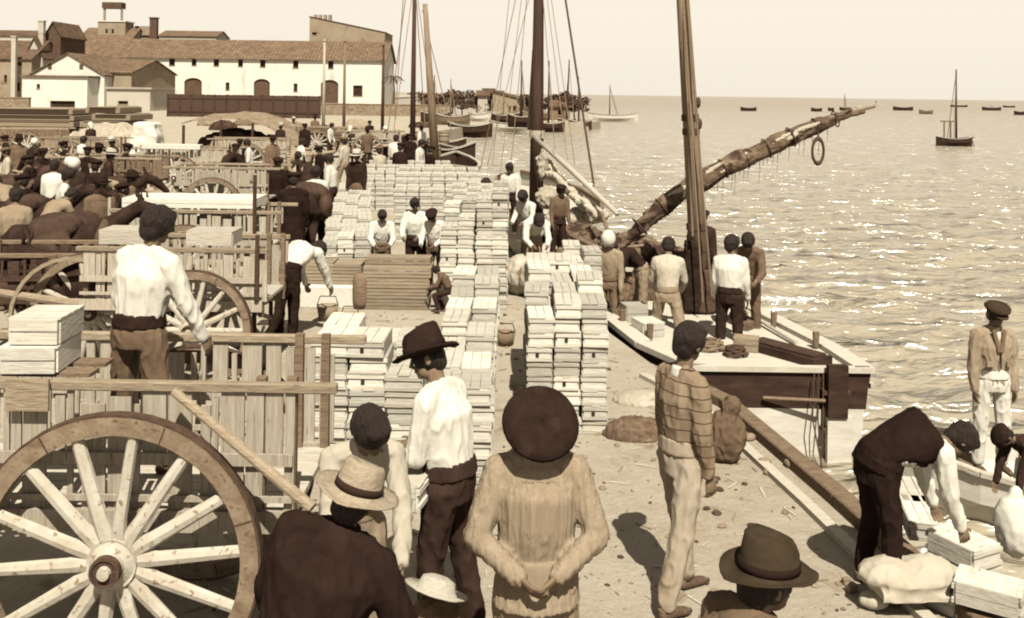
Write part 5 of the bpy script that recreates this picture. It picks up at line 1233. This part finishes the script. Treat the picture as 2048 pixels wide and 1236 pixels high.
# boats out at anchor
far = [(1497,222,32,'lone dark rowing boat on open water right of the tall pale mast','hull_dark',0),(1633,223,22,'dark rowing boat just beyond the furled yard, left of the masted one','hull_dark',0),(1662,222,12,'tiny boat seen end-on beyond the furled yard','hull_dark',0),(1690,221,22,'small boat with a thin mast directly behind the furled yard','hull_dark',5.5),(1712,215,16,'tiny distant boat right of the masted boat behind the yard','hull_white',0),
  (1806,221,40,'broad dark barge anchored right of the yard tip','hull_dark',0),(1852,228,28,'low pale-brown boat between the barge and the masted boat','wood_mid',0),(1918,214,34,'dark boat on the horizon right of the tall thin mast','hull_dark',0),(1983,221,38,'dark boat with a deckhouse near the right edge','hull_dark',2),(2018,215,24,'low boat far off beyond the boat with the deckhouse','hull_dark',0),(2040,230,24,'dark boat cut by the right edge of the view','hull_dark',0),(1752,210,18,'tiny boat near the horizon just above the yard tip','hull_white',3)]
for px, py, w, lab, m_, mst in far: boat_px(lab, px, py, w, beam=1.6, hgt=.9 if w < 35 else 1.1, hullm=m_, rot=88, mast=mst, group='boats anchored offshore')
x, y = G(1908, 292, WZ); L = 74*y/2000
b5 = small_boat('dark sloop at anchor with tall thin mast and stern frame', x, y, L, 1.3, .62, 'hull_dark', mast=6.6, rot=86, lean=-.03, group='boats anchored offshore')
for s in (-.55,-.9): MB().bar((0,L*.5*(s+.35),.5), (0,L*.5*(s+.35),2.1), .1, .1).build('frame_post', 'wood_mid', b5)
MB().bar((0,L*.5*(-.75),2.12), (0,L*.5*(-.0),2.12), .12, .12).build('frame_beam', 'wood_mid', b5)
q = MB(); q.tube([(0,L*.42,.6),(0,L*.55,.8)], .06, 6); q.tube([(0,L*.5,.5),(0,L*.56,-.1)], .04, 6); b5r = q.build('bowsprit', 'wood_mid', b5)
b5.rotation_euler.z = -R(88)
# skiff below the capped boy
small_boat('pale skiff at the quay under the boy in the cap', 5.25, 9.6, 3.0, 1.4, .5, 'hull_white', rot=75)

# loose gear on the near boat's deck
def on_deck(o, x, y, lab, cat, z=-.088+.102): o.location = (x, y, z); return tag(o, lab, cat)
for i, (x, y, r, m_, lab) in enumerate([(2.45,12.2,.20,'rope','coil of pale rope on the stern deck near the rudder'),(1.75,13.9,.15,'rope_dark','coil of dark rope by the left gunwale of the near boat'),(3.2,13.9,.14,'rope','coil of rope by the right gunwale of the near boat'),(2.7,11.9,.14,'rope_dark','small coil of dark rope beside the hatch')]):
    q = MB(); pts = []
    for k in range(64): t = k*.5; rr_ = r-.0*k+.02*math.sin(k*1.7); pts.append((math.cos(t)*rr_*(1-.006*k), math.sin(t)*rr_*(1-.006*k), .018+.0016*k))
    q.tube(pts, .016, 5); on_deck(q.build('rope_coil', m_), x, y, lab, 'rope')
for i, (x, y, r, lab) in enumerate([(1.55,14.7,(.28,.3,.22),'grey heap of netting by the crates side gunwale of the near boat'),(2.25,15.3,(.5,.3,.3),'brown heap of sailcloth ahead of the mast'),(2.75,15.4,(.35,.4,.22),'pale folded canvas right of the mast foot'),(3.0,14.5,(.22,.2,.16),'small dark net pile behind the white shirted man on the boat')]):
    q = MB(); q.ell((0,0,r[2]*.5), r); q.ell((r[0]*.4,.1,r[2]*.8), (r[0]*.5,r[1]*.5,r[2]*.6)); on_deck(remesh(q, 'net_heap', ['net','sail_cloth','canvas','net'][i], .025, None, 2, .03, 1, big=.08), x, y, lab, 'heap')
for i, (x, y, W_, D_, H_, rz_, m_, lab) in enumerate([(1.80,12.95,.3,.42,.18,.3,'crate_end','pale box on the deck by the left gunwale, nearest the stern'),(1.72,13.75,.32,.3,.22,.2,'crate_wood','pale box on the deck by the left gunwale, second from the stern'),(3.2,13.35,.4,.16,.1,.9,'wood_mid','short brown plank box by the stooping man'),(2.9,12.2,.3,.25,.16,-.3,'wood_tan','small tan chest on the stern deck'),(3.45,13.2,.12,1.6,.05,.15,'wood_pale','pale oar lying by the right gunwale of the near boat')]):
    if D_ > 1: q = MB(); q.tube([(0,-.8,.04),(0,.5,.06)], .024, 8); q.box((0,.75,.06), (.14,.5,.02)); o = q.build('oar', m_)
    else:
        o = tray('box', lab, 0, 0, 0, W_, D_, H_, m_, nsl=2)
    o.rotation_euler.z = rz_; on_deck(o, x, y, lab, 'oar' if D_ > 1 else 'box')
# ---------------------------------------------------------------- people near the camera
def at_head(px, py, h): return G(px, py, h)   # plan position of someone of height h whose top of head is at this pixel
NV = .0105
def L3(x, y, z): return (x, y, z)
# man in the big round beret, seen from behind, hands clasped behind him
person('man in a huge round dark beret and pale smock, seen from behind in the foreground', (0,0,0), 3, 1.72, lean=4, head=(6, 4), arms=(((-.36,-.26,-1), (.80,-.52,-.56)), ((.36,-.26,-1), (-.80,-.52,-.52))),
       top='smock_cloth', pants='cloth_tan', hats=('hair','beret'), hatscale=1.14, tilt=60, vox=NV, build=1.08, tie_waist=True, topname='smock', neck=.055, hp=(1072, 770), sash='white_cloth', scarf='smock_cloth')
# straw hat, black jacket
person('man in a pale straw hat and black jacket, left of centre in the foreground', (0,0,0), -8, 1.62, lean=12, side=17, neck=.055, head=(-2,-5), arms=(((-.4,.1,-1), (-.1,.5,-1)), ((.4,.1,-1), (.1,.5,-.8))),
       top='cloth_black', pants='cloth_dark', hats=('hair','straw'), vox=NV, build=1.40, topname='jacket', long_coat=.25, hatmat='straw_grey', hp=(736, 922))
# stooping worker behind him
person('bareheaded stooping worker in a pale shirt, just behind the black jacket', (0,0,0), 200, 1.66, lean=34, head=(4, 20), arms=(((-.1,.5,-1), (.2,.7,-.7)), ((.1,.5,-1), (-.2,.7,-.7))),
       top='cloth_cream', pants='cloth_tan', hats=('hair',), build=.85, vox=NV, hp=(750, 832))
# black wide hat, white shirt, carrying a crate
pw = person('man in a black wide-brimmed hat and white shirt carrying a crate at his waist', (0,0,0), 66, 1.70, lean=12, side=2, head=(8, 25), arms=(((-.10,.15,-1), (.15,.9,-.25)), ((.12,.05,-1), (-.15,.9,-.25))),
       legs=(((-.05,.15,-1),(-.02,-.05,-1)),((.06,-.05,-1),(.02,-.25,-1))), top='cloth_white', pants='cloth_dark', hats=('hair','fedora'), hatmat='felt_dark', vox=NV, build=1.15, hatscale=1.08, hp=(836, 650))
crate_proto('carried', .30, .40, .13, 21)
c_ = pw.location+Matrix.Rotation(R(66), 3, 'Z') @ V((-.24, .24, 0)); crate('carried', c_.x, c_.y, .86, R(78), 'pale crate carried at the waist by the man in the black wide-brimmed hat', None)
# striped-shirt man walking
person('man in a striped shirt and pale trousers walking across the quay', (0,0,0), -62, 1.66, lean=1, head=(12, 12), arms=(((-.08,.02,-1), (-.02,.25,-1)), ((.10,.02,-1), (.0,.22,-1))),
       legs=(((-.08,.26,-1), (-.02,.12,-1)), ((.06,-.18,-1), (.04,-.32,-1))), top='striped_shirt', pants='trouser_tan', hats=('hair',), vox=NV, build=.98, scarf='white_cloth', sleeve=.95, hp=(1388, 643), Y=6.15)
# man in felt hat, bottom right
person('man in a dark felt hat and brown jacket at the bottom edge', (0,0,0), -72, 1.60, lean=26, neck=.06, head=(-22, 0), arms=(((-.3,.1,-1), (-.1,.5,-1)), ((.3,.1,-1), (.1,.5,-1))),
       top='cloth_mid', pants='cloth_dark', hats=('hair','fedora'), vox=NV, build=1.15, hatmat='felt_mid', topname='jacket', hp=(1543, 1062))
# bending man in black, one white sleeve
person('man in black waistcoat and white sleeves bending right over the crates', (0,0,0), -84, 1.62, lean=92, head=(-30, 0), arms=(((-.05,.22,-1), (.0,.35,-1)), ((.05,.15,-1), (.0,.38,-1))),
       legs=(((-.12,.10,-1),(-.06,-.16,-1)),((.16,.12,-1),(.08,-.10,-1))), top='white_cloth', pants='cloth_black', hats=('hair',), vox=NV, vest='cloth_black', build=1.28, hp=(1952, 862), Y=6.35)
# second bending man behind at the right edge
person('man in dark clothes bending left over the crates at the right edge', (0,0,0), 105, 1.60, lean=58, head=(0, 0), arms=(((-.05,.4,-1), (.0,.25,-1)), ((.05,.4,-1), (.0,.25,-1))),
       top='cloth_dark', pants='cloth_tan', hats=('hair','cap'), vox=NV, hatmat='felt_dark', hp=(1992, 862), Y=6.9)
# boy with cap standing in the skiff
boy = person('boy in a dark cap, pale jacket and white trousers standing in the skiff', (0,0,-.45), 184, 1.64, lean=2, head=(6, 0), arms=(((-.12,.0,-1), (.0,.15,-1)), ((.12,.0,-1), (.0,.15,-1))),
       top='cloth_grey', pants='cloth_white', hats=('hair','cap'), vox=.0105, hatmat='felt_mid', topname='jacket', scarf='white_cloth', build=1.08, hp=(1995, 603), Y=9.5)
q = MB(); q.ell((0,.085,1.34), (.035,.035,.085)); q.build('shirt_front', 'white_cloth', boy, smooth=True)
for s_ in (-1, 1):
    q = MB(); q.bar((s_*.055,.118,1.41), (s_*.012,.150,1.20), .035, .012, up=(0,1,0)); q.build('lapel', 'cloth_mid', boy)
    q = MB(); q.box((s_*.10,.146,1.085), (.075,.02,.05)); q.build('pocket', 'cloth_tan', boy)
q = MB(); q.bar((0,.150,1.19), (0,.155,1.04), .010, .012, up=(0,1,0)); q.build('jacket_opening', 'cloth_dark', boy)
# man standing up in the near cart
person('bareheaded man in a billowing white shirt standing up in the near cart', (0,0,.92), -20, 1.56, lean=8, side=4, head=(6, -10), arms=(((-.25,.15,-1), (.1,.35,-1)), ((.38,.2,-1), (.25,.45,-1))),
       legs=(((-.12,.05,-1),(-.04,-.05,-1)),((.14,.10,-1),(.05,.0,-1))), top='cloth_white', pants='cloth_mid', hats=('hair',), vox=NV, build=1.15, hp=(326, 413), sash='cloth_black', Y=5.8)
# ---- middle distance
MV = .016
def pm(label, px, py, Y, face, z=0.0, h=1.68, **k):
    k.setdefault('vox', MV); return person(label, (0,0,z), face, h, hp=(px, py), Y=Y, **k)
lift = (((-.15,.45,-1), (.25,.8,-.3)), ((.15,.45,-1), (-.25,.8,-.3)))
pm('leftmost of the three white shirted men at the brown boxes, head bowed', 765, 422, 15.1, 190, lean=22, head=(12,0), arms=lift, top='cloth_white', pants='cloth_mid', build=1.15)
pm('middle one of the three white shirted men, standing farthest back', 829, 396, 15.5, 172, lean=10, head=(6,20), arms=lift, top='cloth_white', pants='cloth_dark', build=1.15)
pm('rightmost of the three white shirted men, in a flat cap', 862, 420, 15.2, 165, lean=20, head=(10,0), arms=lift, top='cloth_white', pants='cloth_mid', hats=('hair','cap'), hatmat='felt_dark', build=1.1)
pm('crouching person in dark clothes at the right end of the brown boxes', 866, 534, 14.1, 80, lean=36, head=(10,0), legs=(((-.2,1,-.3),(-.05,-.4,-1)),((.2,1,-.5),(.05,-.5,-1))), arms=lift, top='cloth_mid', pants='cloth_dark')
x, y = G(572, 688); person('man in a white shirt and dark trousers bent double beside the white packing case', (x, y, 0), -28, 1.62, lean=80, head=(10,0), arms=(((-.1,.5,-1),(.0,.5,-1)),((.1,.5,-1),(.0,.5,-1))), top='cloth_white', pants='cloth_black', hats=('hair',), vox=.014, build=1.2)
q_ = tray('board', 'short pale plank behind the bent double man in dark trousers', D(548,548,12.6)[0], 12.6, 1.0, .5, .3, .06, 'crate_end', nsl=1, cat='plank')
pm('person all in black standing with back turned beside the dark mule', 588, 343, 16.6, 10, head=(5,0), top='cloth_black', pants='cloth_black', topname='coat', long_coat=.5, build=1.1, hats=('hair','cap'), hatmat='felt_dark')
pm('man in a white shirt standing at the right of the person in black', 631, 330, 18.4, 20, arms=(((-.3,.2,-1), (.5,.5,.1)), ((.2,.2,-1), (.1,.5,-1))), top='cloth_white', pants='cloth_black')
x, y = G(600, 505); mule('dark mule with its rump to the camera beside the long crate row', (D(612,450,18.2)[0], 18.2, 0), 10, 'fur_dark', 1.0, pack='goods_dark')
x, y = G(525, 398); mule('dark mule standing behind the fourth cart', (D(520,330,23.5)[0], 23.5, 0), 160, 'fur_dark', 1.05, headdown=.1)
# on the boats
x, y = G(1340, 668, 0); person('man in grey shirt and light trousers striding on the near boat', (D(1335,600,13.3)[0], 13.3, -.02-.38+.0), -10, 1.62, lean=16, head=(14,0), arms=(((-.2,.3,-1), (.1,.6,-.5)), ((.2,.3,-1), (-.1,.6,-.5))), legs=(((-.2,.25,-1),(-.12,-.2,-1)),((.22,-.12,-1),(.12,-.35,-1))), top='cloth_cream', pants='cloth_tan', vox=MV)
person('man in a white shirt and wide dark trousers on the stern of the near boat', (D(1458,700,12.7)[0], 12.7, -.28), -25, 1.58, lean=4, head=(2,-30), top='cloth_white', pants='cloth_dark', vox=MV, build=1.12)
person('man in brown stooping just behind the white shirted man on the boat', (D(1502,650,13.2)[0], 13.4, -.22), 165, 1.58, lean=26, head=(20,0), arms=lift, top='cloth_mid', pants='cloth_mid', vox=MV)
person('man in a large white headscarf on the near boat facing the crates', (D(1217,560,13.9)[0], 13.9, -.32), 170, 1.5, lean=10, top='cloth_tan', pants='cloth_mid', hats=('scarf',), vox=MV)
person('man in dark clothes bending by the boat mast', (D(1285,590,14.5)[0], 14.6, -.28), 100, 1.5, lean=60, head=(10,0), arms=lift, top='cloth_dark', pants='cloth_tan', vox=MV)
person('man in dark clothes standing just behind the pale mast', (D(1408,470,14.9)[0], 15.1, -.2), 180, 1.56, top='cloth_dark', pants='cloth_dark', vox=MV, hats=('hair','cap'), hatmat='felt_dark')
person('man in a white shirt leaning over the side of the second boat', (D(1058,450,17.8)[0], 17.8, -.0), 150, 1.42, lean=24, head=(16,0), arms=lift, top='cloth_white', pants='cloth_mid', vox=.018)
person('man in a dark hat at the foot of the tall dark mast', (D(1117,440,18.5)[0], 18.5, 0.02), 200, 1.40, lean=8, top='cloth_mid', pants='cloth_dark', vox=.018, hats=('hair','cap'), hatmat='felt_dark')
person('man in a pale shirt and dark hair standing left of the tall dark mast', (D(1020,400,22)[0], 22, 0.0), 170, 1.55, lean=10, top='cloth_white', pants='cloth_dark', vox=.018)
person('man in dark clothes stooping left of the tall dark mast', (D(1005,440,20.5)[0], 20.4, 0.0), 100, 1.45, lean=40, top='cloth_dark', pants='cloth_mid', vox=.018)
person('man in a white shirt bending over pale sacks by the boat bow', (D(1065,500,15.6)[0], 15.8, 0), 190, 1.5, lean=60, head=(10,0), arms=lift, top='cloth_white', pants='cloth_tan', vox=.018)
q = MB()
for p in ((1045,530,15.2,.22),(1075,535,15.4,.25),(1120,530,15.0,.2),(1100,545,14.6,.22)): a = G(p[0], p[1], .45); q.ell((a[0], a[1], .3), (.3,.3,.32))
o = remesh(q, 'sack_pile', 'canvas', .03, None, 2, .02, 1); tag(o, 'pile of pale bulging sacks between the crates and the boat bow', 'sacks')
# ---- crowd prototypes
FV = .028
PROT = []
def proto(name, **k):
    o = person(None, (0, -30, 0), 0, 1.68, vox=FV, **k); PROT.append((o, name)); return o
proto('white shirted person', top='cloth_white', pants='cloth_dark', lean=6)
proto('person in dark clothes', top='cloth_black', pants='cloth_black', hats=('hair','cap'), hatmat='felt_dark', topname='jacket')
proto('straw hatted person', top='cloth_dark', pants='cloth_mid', hats=('hair','straw'), topname='jacket', lean=4)
proto('person in white headscarf', top='cloth_dark', pants='cloth_dark', hats=('scarf',), topname='dress', long_coat=.6)
proto('stooping person', top='cloth_tan', pants='cloth_dark', lean=50, arms=lift)
proto('person in brown coat', top='cloth_mid', pants='cloth_dark', hats=('hair','fedora'), hatmat='felt_dark', topname='coat', long_coat=.2)
proto('striding person', top='cloth_cream', pants='cloth_tan', hats=('hair','cap'), legs=(((-.05,.35,-1),(-.02,-.05,-1)),((.05,-.2,-1),(.02,-.5,-1))))
used = [False]*len(PROT)
def place(pi, x, y, rz, label, group, s=1.0):
    o = PROT[pi][0]
    if not used[pi]:
        used[pi] = True; o.location = (x, y, 0); o.rotation_euler = (0,0,rz); o['label'] = label; o['group'] = group; o.scale = (s,)*3; return o
    return dup(o, (x, y, 0), rz, label, group, s)
MK = ['at the far left edge of the crowd','by the head of the mule at the left edge','in the front of the left crowd','behind the dark-sided cart','left of the thin cart wheel','under the long plank pile','in the thick of the left crowd','beside the low straw heap','behind the first row of the left crowd','between two mules in the left crowd','at the shaft of the second cart','right of the dark-sided cart','by the pale stake of the fifth cart','under the shorter plank pile','near the left end of the third cart','leaning on the cart in the left crowd','farthest back at the left','between the plank piles','at the rear of the dark-sided cart','close to the left end of the fourth cart','beyond the left crowd by the yard','to the left of the awning','in the gap behind the fourth cart','in the back row of the left crowd','next to the white figure by the awning','low in front of the left mules']
spots = [(12,268,25),(38,285,22),(70,282,24),(100,280,23),(130,290,21),(162,280,24),(196,290,22),(228,285,24),(252,300,20),(20,330,17),(60,325,18),(105,335,17),(150,328,17.5),(190,335,17),(232,335,17),(262,340,16.5),(15,300,20),(85,305,19.5),(140,312,19),(215,315,18.6),(175,305,20),(48,350,15.5),(125,360,15.2),(90,375,14.6),(200,365,15),(250,372,14.6)]
order = [1,5,3,4,1,0,5,2,1,4,1,0,3,1,4,5,6,1,3,2,1,1,0,4,5,1]
for i, (px, py, _) in enumerate(spots):
    x, y = G(px, py, 1.55+.1*(i % 3 == 0)); pi = order[i]
    place(pi, x, y, random.uniform(0, 6.28), '%s, %s' % (PROT[pi][1], MK[i]), 'people in the crowd on the left', random.uniform(.93,1.03))
x, y = G(28, 390, 1.6); person('person in a loose tan shirt standing at the left edge before the mules', (x, y, 0), 15, 1.68, lean=10, top='cloth_tan', pants='cloth_dark', vox=.018)
x, y = G(283, 215, 1.65); place(0, x, min(y,40), 2, 'person all in white standing by a white cart cover before the fence', 'people beyond the carts', 1.0)
x, y = G(347, 236, 1.65); place(3, x, min(y,40), 1, 'person in white headscarf at the dark mouth of the awning', 'people beyond the carts', 1.0)
MK2 = ['left of the second flag pole','under the leaning mast','by the barrels, leftmost','in front of the arched door','near the pale far cart','at the quay edge by the tall mast','behind the straw heap','between the flag poles','right of the third flag pole','just below the warehouse window','by the crates mass, back','at the end of the long crate row','beside the cart near the awning','close to the moored barge','near the thin dark pole','in the background by the low wall','walking towards the spit','in the middle of the far quay','by the last barrel','behind the mule near the fourth cart','by the sacks at the fence','at the head of the far row of crates','left of the leaning mast','next to the moored boat with the leaning mast','far back by the yard','on the pale ground behind the mule','at the right end of the awning','beside the far stacks, centre']
s2 = [(600,285),(640,300),(575,300),(560,260),(610,262),(660,258),(700,262),(735,268),(790,285),(820,280),(760,300),(715,320),(480,285),(500,292),(545,285),(440,270),(740,250),(770,262),(845,262),(470,300),(585,245),(690,290),(800,300),(838,292),(630,245),(555,330),(665,325),(860,300)]
for i, (px, py) in enumerate(s2):
    x, y = G(px, py-8, 1.6); y = min(y, 75); x = D(px, py, y)[0]; pi = [0,1,4,2,1,0,3,5,0,1,6,2,1,0,5,4,1,3,0,1,2,6,1,0,5,1,0,1][i]
    place(pi, x, y, random.uniform(0,6.28), '%s, %s' % (PROT[pi][1], MK2[i]), 'people on the far quay', random.uniform(.93,1.03))
for o, _ in PROT:
    if o.location.y < -20: bpy.data.objects.remove(o)
q = MB(); q.box((0,0,.85), (1.3,1.2,1.7), None, .7); o = remesh(q, 'cart_cover', 'white_cloth', .06, None, 4, .015, .6, big=.08); a = D(277, 240, 40); o.location = (a[0], 41, 0); tag(o, 'upright white cloth cover standing behind the person all in white', 'cover')
# mules in the left crowd
MM = [mule('dark mule in the left crowd facing right, nearest of them', (D(120,440,13.4)[0], 13.4, 0), -80, 'fur_dark', .98, .1, 'goods_dark', vox=.04)]
for i, (px, Y, rz, lab, s) in enumerate([(60,16.5,-95,'dark mule behind the nearest one in the left crowd',.95),(180,18.2,-60,'pack mule facing half away in the left crowd',.95),(230,20.5,80,'mule facing left behind the pack mule',.92),(20,20,-100,'mule at the far left edge of the crowd',.95),(110,23,60,'mule farthest back in the left crowd',.95),(165,14.2,-98,'mule in front of the dark-sided cart shafts',.95)]):
    dup(MM[0], (D(px, 400, Y)[0], Y, 0), R(rz), lab, 'mules in the left crowd', s)
mule('brown mule between the shafts of the second cart', (D(150,560,10.2)[0], 11.0, 0), 84, 'fur_dark', .92, .25, vox=.03)
# thin hoop wheel leaning in the crowd
q = MB(); q.lathe([(.60,-.02),(.64,-.02),(.64,.02),(.60,.02)], (0,0,0), Matrix.Rotation(R(84), 3, 'X'), 30, True)
o = q.build('iron_hoop', 'wood_tan'); a = D(140, 480, 10.6); o.location = (a[0], 10.6, .66); tag(o, 'large thin pale hoop standing on edge in front of the dark mules', 'hoop')
